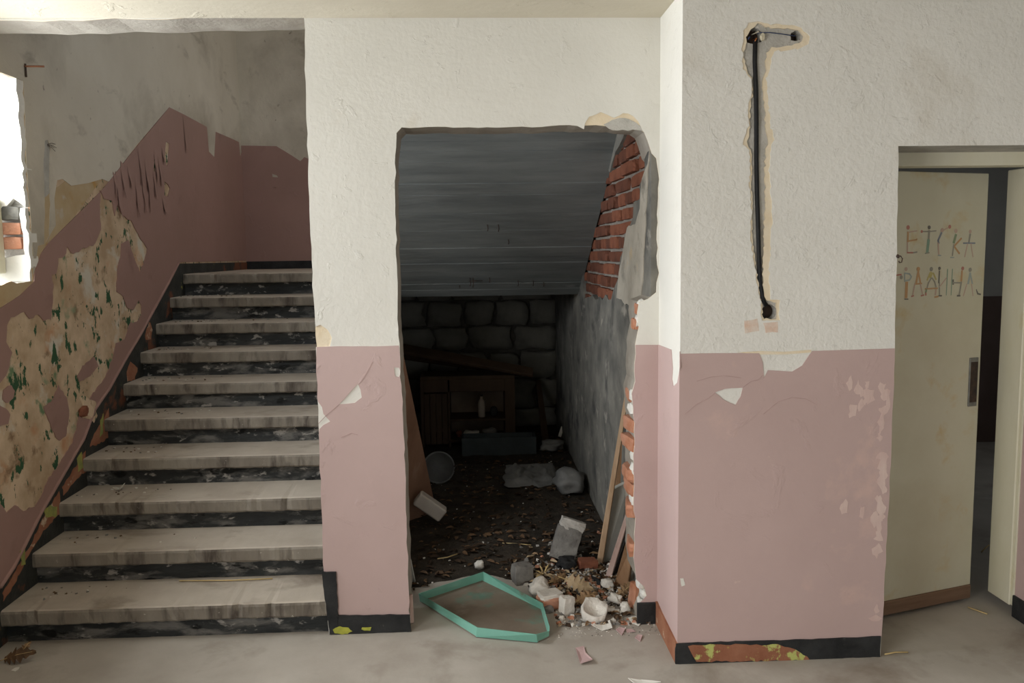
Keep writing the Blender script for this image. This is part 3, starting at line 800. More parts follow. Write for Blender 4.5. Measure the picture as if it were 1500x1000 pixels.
# side wall of the space under the stairs: plaster with a bare brick patch
wall_inner = struct(empty('wall_inner'))
XI = 0.80
box('wall_core', (XI + .03, YB + .06, -.1), (XI + .19, YE + .05, 4.4), M['brick_joint'], wall_inner)
brick_area = [(4.368,2.345),(3.903,2.301),(3.796,2.180),(3.870,2.134),(3.869,2.079),(3.994,2.065),(4.026,2.016),(4.042,1.946),(4.162,1.936),(4.161,1.873),(4.385,1.852),(4.405,1.768),(4.548,1.699),(4.613,1.587),(4.725,1.479),(6.011,1.404),(6.080,1.569),(5.927,1.746),(5.715,1.906),(5.520,2.006),(5.281,2.107),(5.169,2.144),(4.863,2.201),(4.678,2.294)]
layer('cellar_plaster', 'X', XI - .004, XI + .035, [[(YB + .02, 0), (YB + .02, 2.262), (YE + .05, 2.26), (YE + .05, 0)], ], M['cellar_plaster'], wall_inner) if False else None
ba = rough(brick_area, .03, .10, 61)
lo_plaster = [(YB + .016, 0), (YB + .016, 3.0), (YE + .05, 3.0), (YE + .05, 0)]
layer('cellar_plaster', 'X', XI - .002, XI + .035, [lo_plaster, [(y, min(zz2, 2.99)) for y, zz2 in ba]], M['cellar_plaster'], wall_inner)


M['jamb_plaster'] = mat('beige_jamb_plaster', (0.36, 0.33, 0.275), (0.50, 0.46, 0.39), scale=6, bump=.7, bscale=30, bdist=.008, layers=[((0.22, 0.205, 0.175), 7, 0.55, 0.12), ((0.55, 0.42, 0.24), 6, 0.64, 0.08)])
layer('jamb_plaster', 'X', XI - .006, XI - .002, [rough([(y, z) for y, z in [(3.767,2.186),(3.810,2.116),(3.931,2.053),(3.977,1.936),(4.093,1.864),(4.311,1.836),(4.468,1.689),(4.640,1.476),(4.251,1.440),(3.939,1.493),(3.587,1.537),(3.564,1.690),(3.573,2.063),(3.682,2.155)] if y > YB + .017], .012, .05, 66)], M['jamb_plaster'], wall_inner)
rnd = random.Random(71)
protos = []
for s in range(8):
    me = bpy.data.meshes.new('brick')
    bm = chunk_bm((.05, .236, .064), 200 + s, .05)
    bmesh.ops.recalc_face_normals(bm, faces=bm.faces)
    bm.to_mesh(me)
    bm.free()
    me.materials.append(M['brick'] if s % 2 else M['brick_dark'])
    protos.append(me)
zc_, course = 1.36, 0
while zc_ < 2.42:
    y = 3.74 + (0.2 if course % 2 else 0.0)
    header_course = course % 3 == 2
    while y < 6.7:
        L = rnd.choice((.20, .22)) if header_course or rnd.random() < .2 else rnd.uniform(.36, .42)
        cy, cz = y + L / 2, zc_ + .033
        if any(inside((cy + dy, cz + dz), brick_area) for dy in (-L / 2, 0, L / 2) for dz in (-.03, .03)):
            o = bpy.data.objects.new('brick', rnd.choice(protos))
            COL.objects.link(o)
            o.parent = wall_inner
            o.location = (XI + .032 + rnd.uniform(-.012, .012), cy, zc_)
            o.scale = (1, L / .236, rnd.uniform(.92, 1.04))
            o.rotation_euler = (rnd.uniform(-.015, .015), 0, rnd.uniform(-.03, .03))
        y += L + .035
    zc_ += .076
    course += 1

# hall walls out of the frame that the light bounces from
wall_front = struct(layer('wall_front', 'Y', -3.6, -3.45, [[(-2.6, 0), (-2.6, ZC), (6, ZC), (6, 0)], [(1.6, .4), (1.6, 2.3), (3.2, 2.3), (3.2, .4)]], M['far_white']))
wall_hall = struct(box('wall_east', (4.6, -3.6, 0), (4.8, YR, ZC), M['far_white']))
# far room behind the door
wall_far = struct(empty('wall_far'))
box('upper_paint', (1.0, 7.1, 1.29), (5.6, 7.3, 2.9), M['far_white'], wall_far)
box('lower_paint', (1.0, 7.09, 0), (5.6, 7.3, 1.29), M['dark_brown'], wall_far)
wall_far_side = struct(layer('wall_far_side', 'X', 5.45, 5.6, [[(3.6, 0), (3.6, 2.9), (7.3, 2.9), (7.3, 0)], [(4.7, 1.1), (4.7, 2.1), (5.7, 2.1), (5.7, 1.1)]], M['far_white']))

# ---------------------------------------------------------------- stairs, landing, sloping soffit
stairs = struct(empty('staircase'))
tag(stairs, 'concrete staircase of ten worn terrazzo treads with black risers', 'stairs')
D1, T, RS = 3.712, 0.2905, 0.16
rnd = random.Random(4)
for k in range(1, 11):
    y0 = D1 + (k - 1) * T
    z1 = k * RS
    y1 = y0 + T + .045 if k < 10 else y0 + .35
    x1 = -0.60 if k > 1 else -0.678
    # tread: a slab with a slightly chipped, rounded nosing
    bm = bmesh.new()
    nx = 60
    prof = [(y1, z1), (y0 + .016, z1), (y0 + .005, z1 - .004), (y0, z1 - .013), (y0 + .002, z1 - .066), (y0 + .008, z1 - .074), (y1, z1 - .074)]
    rings = []
    for i in range(nx + 1):
        x = XL - .005 + (x1 - XL + .005) * i / nx
        w = rnd.uniform(0, .006) + (rnd.uniform(.008, .018) if rnd.random() < .10 else 0)
        sag = .006 * math.sin(math.pi * i / nx)
        ring = []
        for j, (py, pz) in enumerate(prof):
            if j in (1, 2, 3):
                ring.append(bm.verts.new((x, py + w * (.5 if j == 1 else 1), pz - sag * .4 - w * (.3 if j < 3 else .6))))
            elif j in (4, 5):
                ring.append(bm.verts.new((x, py + w * .4, pz + rnd.uniform(-.001, .003))))
            else:
                ring.append(bm.verts.new((x, py, pz)))
        rings.append(ring)
    m = len(prof)
    for i in range(nx):
        for j in range(m):
            j2 = (j + 1) % m
            f = bm.faces.new((rings[i][j], rings[i][j2], rings[i + 1][j2], rings[i + 1][j]))
            f.material_index = 1 if j in (2, 3, 4) else 0
    bm.faces.new(rings[0])
    bm.faces.new(list(reversed(rings[-1])))
    from_bm('tread', bm, [M['tread'], M['nosing']], stairs)
    # riser, recessed under the nosing
    bm = bmesh.new()
    rows = []
    for j in range(4):
        zz = z1 - RS + (RS - .074) * j / 3
        rows.append([bm.verts.new((XL + (x1 + .0 - XL) * i / 24, y0 + .042 + rnd.uniform(-.003, .003), zz)) for i in range(25)])
    for j in range(3):
        for i in range(24):
            bm.faces.new((rows[j][i], rows[j][i + 1], rows[j + 1][i + 1], rows[j + 1][i]))
    from_bm('riser', bm, M['riser'], stairs)
# body of the flight
prof = [(D1 + .06, 0.0)]
for k in range(1, 11):
    y0 = D1 + (k - 1) * T
    prof += [(y0 + .05, (k - 1) * RS if k > 1 else 0.0), (y0 + .05, k * RS - .075)]
prof += [(YE, 10 * RS - .076), (YE, 1.41), (6.36, 1.41), (4.1, .10), (3.95, 0.0)]
layer('flight_body', 'X', XL, -0.62, [prof], M['concrete'], stairs)
landing = struct(layer('floor', 'Z', 1.41, 1.598, [[(XL, D1 + 9 * T + .3), (XL, YE), (XI, YE), (XI, D1 + 9 * T + .3)]], M['tread']))
# sloping soffit of the upper flight, cast against narrow boards
soffit = struct(empty('stair_soffit'))
tag(soffit, 'sloping board-marked concrete underside of the upper stair flight, seen through the opening', 'concrete slab')
sl = RS / T
p0 = Vector((0, 6.36, 1.405))
dirv = Vector((0, -1, sl)).normalized()
nrm = Vector((0, -sl, -1)).normalized()
rnd = random.Random(17)
s = 0.0
while s < 2.75:
    w = rnd.uniform(.085, .13)
    bm = bmesh.new()
    off = rnd.uniform(0, .005)
    pr = []
    for (ds, dn) in ((0.002, -.12), (w - .001, -.12), (w - .001, off + rnd.uniform(-.001, .001)), (.002, off)):
        q = p0 + dirv * (s + ds) + nrm * dn
        pr.append(q)
    nx = 10
    rr = []
    for i in range(nx + 1):
        x = -.62 + (XI + .01 + .62) * i / nx
        rr.append([bm.verts.new((x, q.y, q.z + rnd.uniform(-.001, .001))) for q in pr])
    for i in range(nx):
        for j in range(4):
            j2 = (j + 1) % 4
            bm.faces.new((rr[i][j], rr[i][j2], rr[i + 1][j2], rr[i + 1][j]))
    bm.faces.new(rr[0])
    bm.faces.new(rr[-1])
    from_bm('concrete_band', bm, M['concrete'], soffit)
    s += w
# rusty wire ends and holes left in the soffit
for (y, x0, ln) in ((5.45, .10, .03), (5.45, .17, .035), (5.62, .24, .02), (6.1, -.02, .05), (6.1, 0.0, .06), (6.1, .12, .025), (6.15, .33, .03), (6.15, .44, .03), (6.18, .52, .02), (6.2, -.1, .012)):
    q = p0 + dirv * ((6.36 - y) / abs(dirv.y))
    q.x = x0
    tube('wire_end', [q - nrm * .01, q + nrm * .012 + Vector((.004, 0, -.5 * ln)), q + nrm * .014 + Vector((0, 0, -ln))], .0035, M['iron'], soffit, 5)
q = p0 + dirv * ((6.36 - 6.1) / abs(dirv.y))
tube('wire_end', [(-.03, q.y - .01, q.z - .025), (.07, q.y - .012, q.z - .022)], .0028, M['iron'], soffit, 5)


# ---------------------------------------------------------------- skirting of the hall
pier_sk = struct(empty('baseboard_back'))
a = [(-0.681,0.089),(-0.327,0.083),(-0.311,0.001),(-0.681,-0.009)]
layer('board', 'Y', YB - .012, YB, [rough([(a[0][0], a[0][1]), (a[1][0] + .01, a[1][1]), (a[2][0], 0), (a[3][0], 0)], .002, .03, 5)], M['black'], pier_sk)
a = [(-0.710,0.298),(-0.645,0.295),(-0.643,0.089),(-0.650,-0.002),(-0.684,-0.001)]
layer('board', 'Y', YB - .014, YB, [rough([a[0], a[1], a[2], (a[3][0], .0), (a[4][0], .0)], .002, .02, 6)], M['black'], pier_sk)
for k, q in enumerate(([(-0.667,0.025),(-0.645,0.040),(-0.599,0.032),(-0.581,0.012),(-0.615,0.003),(-0.662,0.005)], [(-0.534,0.033),(-0.496,0.029),(-0.500,0.016),(-0.537,0.020)])):
    layer('paint_patch', 'Y', YB - .0145, YB - .012, [rough(q, .003, .01, 3 + k)], mat('yellow_green_paint_scrap', (.50, .50, .08), (.35, .36, .06), scale=20), pier_sk)
sk_r = struct(empty('baseboard_inner'))
a = [(0.734,0.099),(0.845,0.102)]
box('board', (a[0][0], YB - .016, 0), (XQ, YB, a[1][1]), M['black'], sk_r, .003)
bs = struct(empty('baseboard_right'))
a = [(0.827,0.091),(1.141,0.089),(1.433,0.087),(1.695,0.090),(1.692,-0.004)]
x0, x1 = XQ - .012, a[3][0] + .004
zt = [p[1] for p in a]
layer('board', 'Y', YR - .010, YR, [rough([(x0, 0), (x0, zt[0]), (a[1][0], zt[1]), (a[2][0], zt[2]), (x1, zt[3]), (x1, 0)], .002, .03, 8)], M['black'], bs)
layer('flaked_paint', 'Y', YR - .0115, YR - .010, [rough([(0.873,0.079),(0.966,0.084),(1.140,0.075),(1.257,0.071),(1.331,0.050),(1.381,0.012),(1.399,-0.001),(1.142,0.002),(0.909,0.011)], .004, .02, 9)], M['rust_skirt'], bs)
layer('board', 'X', XQ - .012, XQ, [[(YR - .006, 0), (YR - .006, zt[0]), (YB, .105), (YB, 0)]], M['rust_plain'], bs)
box('board', (DX1 - .014, YR, 0), (DX1, YR + .33, .105), M['black'], bs, .003)

# ---------------------------------------------------------------- doorway
door = struct(empty('door_1'))
FY0, FY1 = 3.60, 3.70
box('frame_head', (1.62, FY0, 2.075), (2.62, FY1, 2.142), M['frame_paint'], door, .003)
box('frame_post', (2.486, FY0 + .075, .05), (2.60, FY1 + .14, 2.075), M['frame_paint'], door, .004)
box('frame_post', (1.60, FY0 + .01, 0), (1.665, FY1, 2.075), M['frame_paint'], door, .003)
box('frame_stop', (2.497, FY0 + .06, .05), (2.60, FY0 + .075, 2.075), M['frame_paint'], door, .002)
leaf = empty('door_leaf', (1.672, 3.612, 0), 0)
leaf.parent = door
ANG = math.atan2(3.847 - 3.612, 2.402 - 1.672)
LW = math.hypot(3.847 - 3.612, 2.402 - 1.672)
leaf.rotation_euler = (0, 0, ANG)
box('door_panel', (0, 0, .085), (LW, .04, 2.062), M['door_paint'], leaf, .002)
box('bottom_rail', (0, -.006, .018), (LW, .044, .085), M['door_bottom'], leaf, .003)


def leaf_uv(px, py):
    return px, py


# lock plate with its slots
LP = [(0.6956,1.2041),(0.7347,1.2018),(0.7487,0.9712),(0.7093,0.9743)]
u0, u1 = min(p[0] for p in LP), max(p[0] for p in LP)
z0, z1 = min(p[1] for p in LP), max(p[1] for p in LP)
box('lock_plate', (u0, -.006, z0), (u1, 0.001, z1), M['steel'], leaf, .0015)
box('lock_recess', (u0 + .006, -.0075, z0 + .02), (u1 - .004, -.005, z1 - .02), M['iron'], leaf, .0005)

# the crayon lettering: each letter drawn as little figures
PAL = {n: mat('crayon_' + n, tuple(.72 * v + .28 * p for v, p in zip(c, (.58, .55, .45))), tuple(.75 * v + .25 * p for v, p in zip(c, (.58, .55, .45))), scale=60, rough=.8, bump=0) for n, c in dict(
    red=(.42, .10, .08), orange=(.50, .24, .07), yellow=(.46, .38, .08), green=(.16, .26, .13), teal=(.14, .30, .22), blue=(.13, .17, .26), black=(.045, .04, .045),
    grey=(.24, .23, .20), pink=(.50, .32, .26), sky=(.30, .37, .38)).items()}
PN = list(PAL)


def letter(strokes):
    """strokes: (colour, width in mm, [(u, z) ...]); a single point makes a dot"""
    bm = bmesh.new()
    lift = -.0009
    for col, w, pts in strokes:
        mi = PN.index(col)
        w = w / 1000 * 1.15
        if len(pts) == 1:
            cu, cz = pts[0]
            f = bm.faces.new([bm.verts.new((cu + w * math.cos(t * math.tau / 10), lift, cz + w * math.sin(t * math.tau / 10))) for t in range(10)])
            f.material_index = mi
            continue
        for i in range(len(pts) - 1):
            a_, b_ = Vector(pts[i]), Vector(pts[i + 1])
            d = (b_ - a_)
            d.normalize()
            n_ = Vector((-d.y, d.x)) * w / 2
            ext = d * w * .3
            f = bm.faces.new([bm.verts.new((v.x, lift, v.y)) for v in (a_ - ext + n_, b_ + ext + n_, b_ + ext - n_, a_ - ext - n_)])
            f.material_index = mi
        lift -= .00002
    me = bpy.data.meshes.new('letter')
    bmesh.ops.recalc_face_normals(bm, faces=bm.faces)
    bm.to_mesh(me)
    bm.free()
    return new_obj('letter', me, leaf, [PAL[n] for n in PN])


letter([('red', 9, [(0.2911,1.8152)]), ('orange', 9, [(0.2921,1.7940),(0.2922,1.7515)]), ('pink', 5, [(0.2961,1.7940),(0.3435,1.7998)]), ('orange', 6, [(0.2940,1.7545),(0.3415,1.7602),(0.3453,1.7633)]), ('pink', 7, [(0.2903,1.7485),(0.2925,1.7028)]), ('red', 6, [(0.2925,1.7028),(0.3283,1.7023)]), ('grey', 6, [(0.3283,1.7023),(0.3482,1.7051)])])
letter([('black', 8, [(0.4151,1.8149)]), ('grey', 10, [(0.4159,1.7995),(0.4141,1.7566)]), ('teal', 14, [(0.4141,1.7566),(0.4087,1.7043)]), ('grey', 5, [(0.3717,1.7967),(0.4161,1.7965),(0.4566,1.7994)]), ('red', 6, [(0.3717,1.7967)]), ('grey', 5, [(0.3968,1.6983),(0.4210,1.7011)])])
letter([('pink', 9, [(0.4932,1.8023)]), ('pink', 5, [(0.5015,1.8023),(0.5377,1.8176)]), ('red', 8, [(0.5377,1.8176)]), ('blue', 9, [(0.4898,1.7900),(0.4711,1.7561),(0.4759,1.7437)]), ('pink', 7, [(0.4718,1.7438),(0.4787,1.6910)]), ('sky', 5, [(0.4748,1.6880),(0.4912,1.6878)])])
letter([('pink', 9, [(0.5762,1.7989)]), ('green', 12, [(0.5772,1.7802),(0.5666,1.7460)]), ('orange', 8, [(0.5717,1.7304),(0.6116,1.7644)]), ('orange', 8, [(0.5675,1.7304),(0.6030,1.6956)]), ('grey', 6, [(0.5672,1.7366),(0.5617,1.6868)]), ('sky', 5, [(0.5497,1.6776),(0.5705,1.6772)])])
letter([('pink', 8, [(0.6646,1.7954)]), ('grey', 9, [(0.6653,1.7828),(0.6591,1.7452)]), ('blue', 6, [(0.6255,1.7423),(0.6975,1.7417)]), ('pink', 5, [(0.6510,1.7390),(0.6376,1.6794)]), ('pink', 5, [(0.6722,1.7388),(0.6886,1.6786)])])
letter([('red', 6, [(0.2300,1.6033),(0.2614,1.6057)]), ('grey', 8, [(0.2620,1.5934)])])
letter([('pink', 8, [(0.2880,1.6296)]), ('sky', 6, [(0.2810,1.6114),(0.2827,1.5746)]), ('sky', 6, [(0.2810,1.6114),(0.3090,1.6077),(0.3215,1.5951),(0.3103,1.5800),(0.2865,1.5775)]), ('orange', 14, [(0.2949,1.5681),(0.2940,1.5035)]), ('black', 5, [(0.2864,1.4945),(0.3064,1.4939)])])
letter([('orange', 9, [(0.3600,1.6281)]), ('orange', 10, [(0.3606,1.6158),(0.3510,1.5667)]), ('orange', 8, [(0.3606,1.6158),(0.3752,1.5661)]), ('orange', 6, [(0.3433,1.5607),(0.3835,1.5627)]), ('pink', 6, [(0.3433,1.5607),(0.3334,1.5146)]), ('pink', 6, [(0.3755,1.5599),(0.3899,1.5160)]), ('red', 6, [(0.3259,1.5056),(0.3378,1.5083)]), ('red', 6, [(0.3822,1.5069),(0.3983,1.5096)])])
letter([('grey', 9, [(0.4371,1.6266)]), ('yellow', 16, [(0.4381,1.6080),(0.4307,1.5926)]), ('yellow', 7, [(0.4299,1.6081),(0.4152,1.5775)]), ('yellow', 7, [(0.4503,1.6077),(0.4682,1.5793)]), ('grey', 6, [(0.4392,1.5862),(0.4240,1.5648),(0.4169,1.5432)]), ('grey', 6, [(0.4433,1.5861),(0.4607,1.5670),(0.4700,1.5449)]), ('orange', 6, [(0.4050,1.5373),(0.4786,1.5384)]), ('green', 8, [(0.4133,1.5340),(0.4099,1.5217)]), ('red', 7, [(0.4100,1.5185),(0.4105,1.5092)]), ('pink', 8, [(0.4707,1.5324),(0.4677,1.5106)]), ('orange', 7, [(0.4643,1.4981),(0.4848,1.5006)])])
letter([('black', 7, [(0.4861,1.6287)]), ('black', 7, [(0.4868,1.6163),(0.4855,1.5632)]), ('grey', 6, [(0.4897,1.5631),(0.4925,1.5098)]), ('pink', 5, [(0.4907,1.5443),(0.5299,1.5841)]), ('teal', 4, [(0.5360,1.6246),(0.5342,1.5054)]), ('black', 6, [(0.4887,1.5036),(0.5053,1.5031)])])
letter([('teal', 4, [(0.5652,1.6241),(0.5635,1.5045)]), ('black', 8, [(0.5722,1.5736),(0.5733,1.5547)]), ('grey', 6, [(0.5729,1.5610),(0.6192,1.5598)]), ('red', 8, [(0.6280,1.6260)]), ('orange', 9, [(0.6246,1.6134),(0.6229,1.5692)]), ('grey', 8, [(0.6233,1.5629),(0.6139,1.5061)]), ('black', 7, [(0.6016,1.5001),(0.6185,1.4996)])])
letter([('grey', 9, [(0.6751,1.6187)]), ('sky', 10, [(0.6761,1.6028),(0.6661,1.5554)]), ('sky', 8, [(0.6761,1.6028),(0.6918,1.5548)]), ('pink', 5, [(0.6578,1.5525),(0.6397,1.4990)]), ('pink', 5, [(0.6877,1.5517),(0.6995,1.4971)])])
letter([('black', 7, [(0.7242,1.5156),(0.7291,1.5058),(0.7466,1.5021)]), ('black', 5, [(0.7193,1.5253),(0.7244,1.5123)])])
# latch hook on the door side of the wall corner
hx, hz = [(1.719,1.684)][0]
hk = empty('latch_hook', (hx - .004, YR, hz - .03))
tag(hk, 'small black iron hook screwed to the wall corner beside the door', 'hook')
bm = lump_bm(5, (.012, .014, .016), 2)
o = from_bm('screw_eye', bm, M['iron'], hk)
o.location = (.002, -.003, .03)
tube('hook', [(.002, -.006, .04), (.010, -.012, .038), (.016, -.014, .028), (.014, -.012, .014), (.006, -.01, .012), (.004, -.009, .02)], .0028, M['iron'], hk, 6)
# bracket high on the stair wall
by, bz = [(4.284,2.654)][0]
bk = empty('wall_bracket', (XL, by, bz))
tag(bk, 'small rusty iron bracket high on the stair wall above the window', 'bracket')
tube('bracket_arm', [(-.01, 0, 0), (.05, 0, 0), (.09, .005, 0)], .005, M['rust_plain'], bk, 6)
tube('bracket_pin', [(.004, .0, .012), (.004, 0, -.05)], .005, M['iron'], bk, 6)
# wires poking from the stair wall groove
gy, gz = [(4.457,2.303)][0]
wt = empty('wall_wire', (XL, gy, gz))
tag(wt, 'tuft of thin cut wires sticking out of the stair wall beside the window', 'wire')
for k in range(5):
    an = k * 1.1
    tube('strand', [(-.01, 0, 0), (.012, .015 + .008 * math.cos(an), .012 * math.sin(an)), (.02, .035 + .012 * math.cos(an), .02 * math.sin(an) - .01)], .0012, M['iron'], wt, 5)

# ---------------------------------------------------------------- dirt and litter under the stairs
def height(x, y):
    f = min(1.0, max(0.0, (y - 4.0 - .12 * noise.noise(Vector((x * 3, 1.7, 0))) - (.16 if x < .25 else -.14)) / .5))
    return -.006 + f * (.016 + .022 * (noise.noise(Vector((x * 2.2, y * 2.2, 3))) + .6) + .010 * noise.noise(Vector((x * 11, y * 11, 5))))


bm = bmesh.new()
nx, ny = 52, 100
gx = [-1.4 + 2.195 * i / nx for i in range(nx + 1)]
gyy = [3.8 + 4.33 * j / ny for j in range(ny + 1)]
g = [[bm.verts.new((x, y, height(x, y) if i not in (0,) else -.01)) for i, x in enumerate(gx)] for y in gyy]
for j in range(ny):
    for i in range(nx):
        bm.faces.new((g[j][i], g[j][i + 1], g[j + 1][i + 1], g[j + 1][i]))
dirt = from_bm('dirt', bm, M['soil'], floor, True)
dirt['kind'] = 'stuff'
dirt['label'] = 'dark trodden dirt covering the floor under the stairs'

M['plaster_bit'] = mat('white_plaster_rubble', (0.62, 0.58, 0.52), (0.74, 0.71, 0.65), scale=14, bump=.7, bscale=50, layers=[((0.42, 0.37, 0.31), 12, 0.60, 0.1)])
M['grey_bit'] = mat('grey_concrete_rubble', (0.15, 0.14, 0.13), (0.25, 0.24, 0.22), scale=12, bump=.7, bscale=50, layers=[((0.14, 0.13, 0.12), 10, .58, .1), ((.5, .48, .44), 9, .66, .06)])
M['grey_white'] = mat('dusty_mortar_rubble', (0.36, 0.34, 0.31), (0.50, 0.475, 0.44), scale=14, bump=.7, bscale=50)
M['dry_leaf'] = mat('dry_brown_leaf', (0.24, 0.15, 0.08), (0.36, 0.235, 0.13), scale=18, bump=.3, rough=.7)
M['pale_leaf'] = mat('dry_tan_leaf', (0.42, 0.31, 0.185), (0.52, 0.40, 0.26), scale=18, bump=.3, rough=.7)
M['dark_leaf'] = mat('rotted_leaf', (0.08, 0.05, 0.03), (0.16, 0.09, 0.045), scale=18, bump=.3, rough=.8)
M['rot'] = mat('blackened_leaf', (0.03, 0.02, 0.013), (0.07, 0.042, 0.025), scale=18, bump=.3, rough=.9)
M['straw'] = mat('straw', (0.52, 0.38, 0.17), (0.62, 0.48, 0.25), scale=20, bump=0)


TRAY = [(0.029,4.510),(-0.343,4.163),(-0.331,3.995),(-0.038,3.580),(0.290,3.491),(0.358,3.564),(0.356,4.006)]


def scatter(name, label, mats, n, spot, size, seed, solid):
    rnd = random.Random(seed)
    bm = bmesh.new()
    for _ in range(n):
        x, y, s = spot(rnd)
        if inside((x, y), TRAY) or (y > 6.8 and x < .45):
            continue
        s *= rnd.uniform(*size)
        h = max(height(x, y), 0.0)
        q = Matrix.Translation((x, y, h + s * .18)) @ Matrix.Rotation(rnd.uniform(0, 6.3), 4, 'Z') @ Matrix.Rotation(rnd.uniform(-.6, .6), 4, 'X')
        mi = rnd.randrange(len(mats))
        if solid:
            vs_ = [bm.verts.new(q @ Vector((a * s * rnd.uniform(.5, 1.1), b * s * rnd.uniform(.4, .9), c * s * rnd.uniform(.25, .6)))) for a, b, c in ((-.5, -.5, -.5), (.5, -.5, -.5), (.5, .5, -.5), (-.5, .5, -.5), (-.4, -.4, .5), (.4, -.35, .5), (.3, .4, .5), (-.35, .35, .5))]
            fs = ((0, 3, 2, 1), (4, 5, 6, 7), (0, 1, 5, 4), (1, 2, 6, 5), (2, 3, 7, 6), (3, 0, 4, 7))
        else:
            vs_ = [bm.verts.new(q @ Vector((a * s, b * s * .55, c * s * rnd.uniform(.5, 1.2)))) for a, b, c in ((-.5, 0, 0), (-.2, .35, .12), (.2, .32, .10), (.5, 0, -.05), (.2, -.32, .12), (-.2, -.35, .10), (0, 0, -.02))]
            fs = ((0, 6, 1), (1, 6, 2), (2, 6, 3), (3, 6, 4), (4, 6, 5), (5, 6, 0))
        for f in fs:
            ff = bm.faces.new([vs_[i] for i in f])
            ff.material_index = mi
    o = from_bm(name, bm, mats, stairs if 'step' in name else floor)
    o['kind'] = 'stuff'
    o['label'] = label
    return o


def near_pile(r):
    return min(.79, max(-.2, r.gauss(.58, .20))), max(3.72, r.gauss(4.12, .22)), 1.0


def under_stairs(r):
    y = 4.15 + 3.6 * r.random() ** 1.5
    return r.uniform(-.75 if y > 5 else -.35, .78), y, 1.0


def skirt_dust(r):
    return r.uniform(.30, .82), 3.60 + abs(r.gauss(.22, .16)), .6


scatter('plaster_crumbs', 'pale plaster crumbs and grit strewn at the right foot of the opening', [M['plaster_bit'], M['grey_bit'], M['grey_white'], M['grey_bit'], M['plaster_bit'], M['rot'], M['brick_pale']], 1300, near_pile, (.006, .034), 3, True)
scatter('mortar_grit', 'fine grit spread over the concrete in front of the opening', [M['plaster_bit'], M['grey_bit']], 500, skirt_dust, (.004, .014), 4, True)
scatter('floor_crumbs', 'small pale crumbs scattered over the dark dirt under the stairs', [M['plaster_bit'], M['grey_bit'], M['dark_leaf']], 260, under_stairs, (.004, .016), 5, True)
scatter('leaf_litter', 'brown dead leaves strewn over the dirt under the stairs', [M['dark_leaf'], M['rot'], M['rot'], M['rot'], M['dark_leaf']], 1300, under_stairs, (.02, .065), 6, False)
scatter('leaf_litter', 'brown dead leaf scraps among the rubble by the right jamb', [M['dry_leaf'], M['pale_leaf'], M['dark_leaf'], M['dark_leaf']], 420, near_pile, (.02, .06), 7, False)


def step_grit(r):
    k = r.randint(1, 9)
    return XL + .03 + abs(r.gauss(0, .25)), D1 + (k - 1) * T + r.uniform(.12, .27), .7


_h = height
def height(x, y):
    k = int((y - D1) / T) + 1
    return k * RS - .003
scatter('step_grit', 'small chips of paint and grit along the wall side of the stair treads', [M['plaster_bit'], M['grey_bit'], M['dark_leaf']], 220, step_grit, (.006, .026), 8, True)
height = _h

# ---------------------------------------------------------------- green metal tray lying in front of the opening
tray = empty('metal_tray', (0, 3.95, 0))
tag(tray, 'green painted pointed metal tray with upright rim lying before the dark opening', 'tray')
top_ = [(0.027,4.292),(-0.298,4.032),(-0.009,3.628),(0.253,3.540),(0.317,3.617),(0.307,3.870)]
bot_ = [(0.019,4.281),(-0.293,4.043),(-0.016,3.633),(0.257,3.559),(0.313,3.608),(0.303,3.900)]
off = Vector((0, -3.95, 0))
M['green'] = mat('turquoise_green_enamel', (0.17, 0.42, 0.33), (0.23, 0.50, 0.41), scale=5, rough=.45, bump=.1, spec=.4, layers=[((0.24, 0.16, 0.10), 6, 0.62, 0.08), ((0.30, 0.46, 0.38), 5, .6, .1)])
M['tray_bed'] = mat('tray_bed_worn_to_brown', (0.19, 0.15, 0.115), (0.27, 0.225, 0.18), scale=4, rough=.6, bump=.15, layers=[((0.14, 0.27, 0.21), 4.5, 0.56, 0.12), ((0.36, 0.32, 0.28), 4, .58, .2)])
bm = bmesh.new()
for z, fl_ in ((.008, 1), (.004, -1)):
    vv = [bm.verts.new(Vector((x, y, z)) + off) for x, y in bot_]
    bm.faces.new(vv)
bm.verts.ensure_lookup_table()
for i in range(6):
    j = (i + 1) % 6
    bm.faces.new((bm.verts[i], bm.verts[j], bm.verts[6 + j], bm.verts[6 + i]))
from_bm('bed', bm, M['tray_bed'], tray)
cx = sum(p[0] for p in bot_) / 6
cy = sum(p[1] for p in bot_) / 6
for i in range(6):
    j = (i + 1) % 6
    hs = .5 if i == 3 else 1.0
    q = [Vector((*bot_[i], .004)), Vector((*bot_[j], .004)), Vector((*top_[j], .050)), Vector((*top_[i], .050))]
    if i == 3:
        q[2] = q[1].lerp(q[2], .55)
    inn = [p + (Vector((cx, cy, p.z)) - p).normalized() * .004 for p in q]
    bm = bmesh.new()
    A = [bm.verts.new(p + off) for p in q]
    B = [bm.verts.new(p + off) for p in inn]
    bm.faces.new(A)
    bm.faces.new(B)
    for k in range(4):
        l = (k + 1) % 4
        bm.faces.new((A[k], A[l], B[l], B[k]))
    from_bm('rim', bm, M['green'], tray)


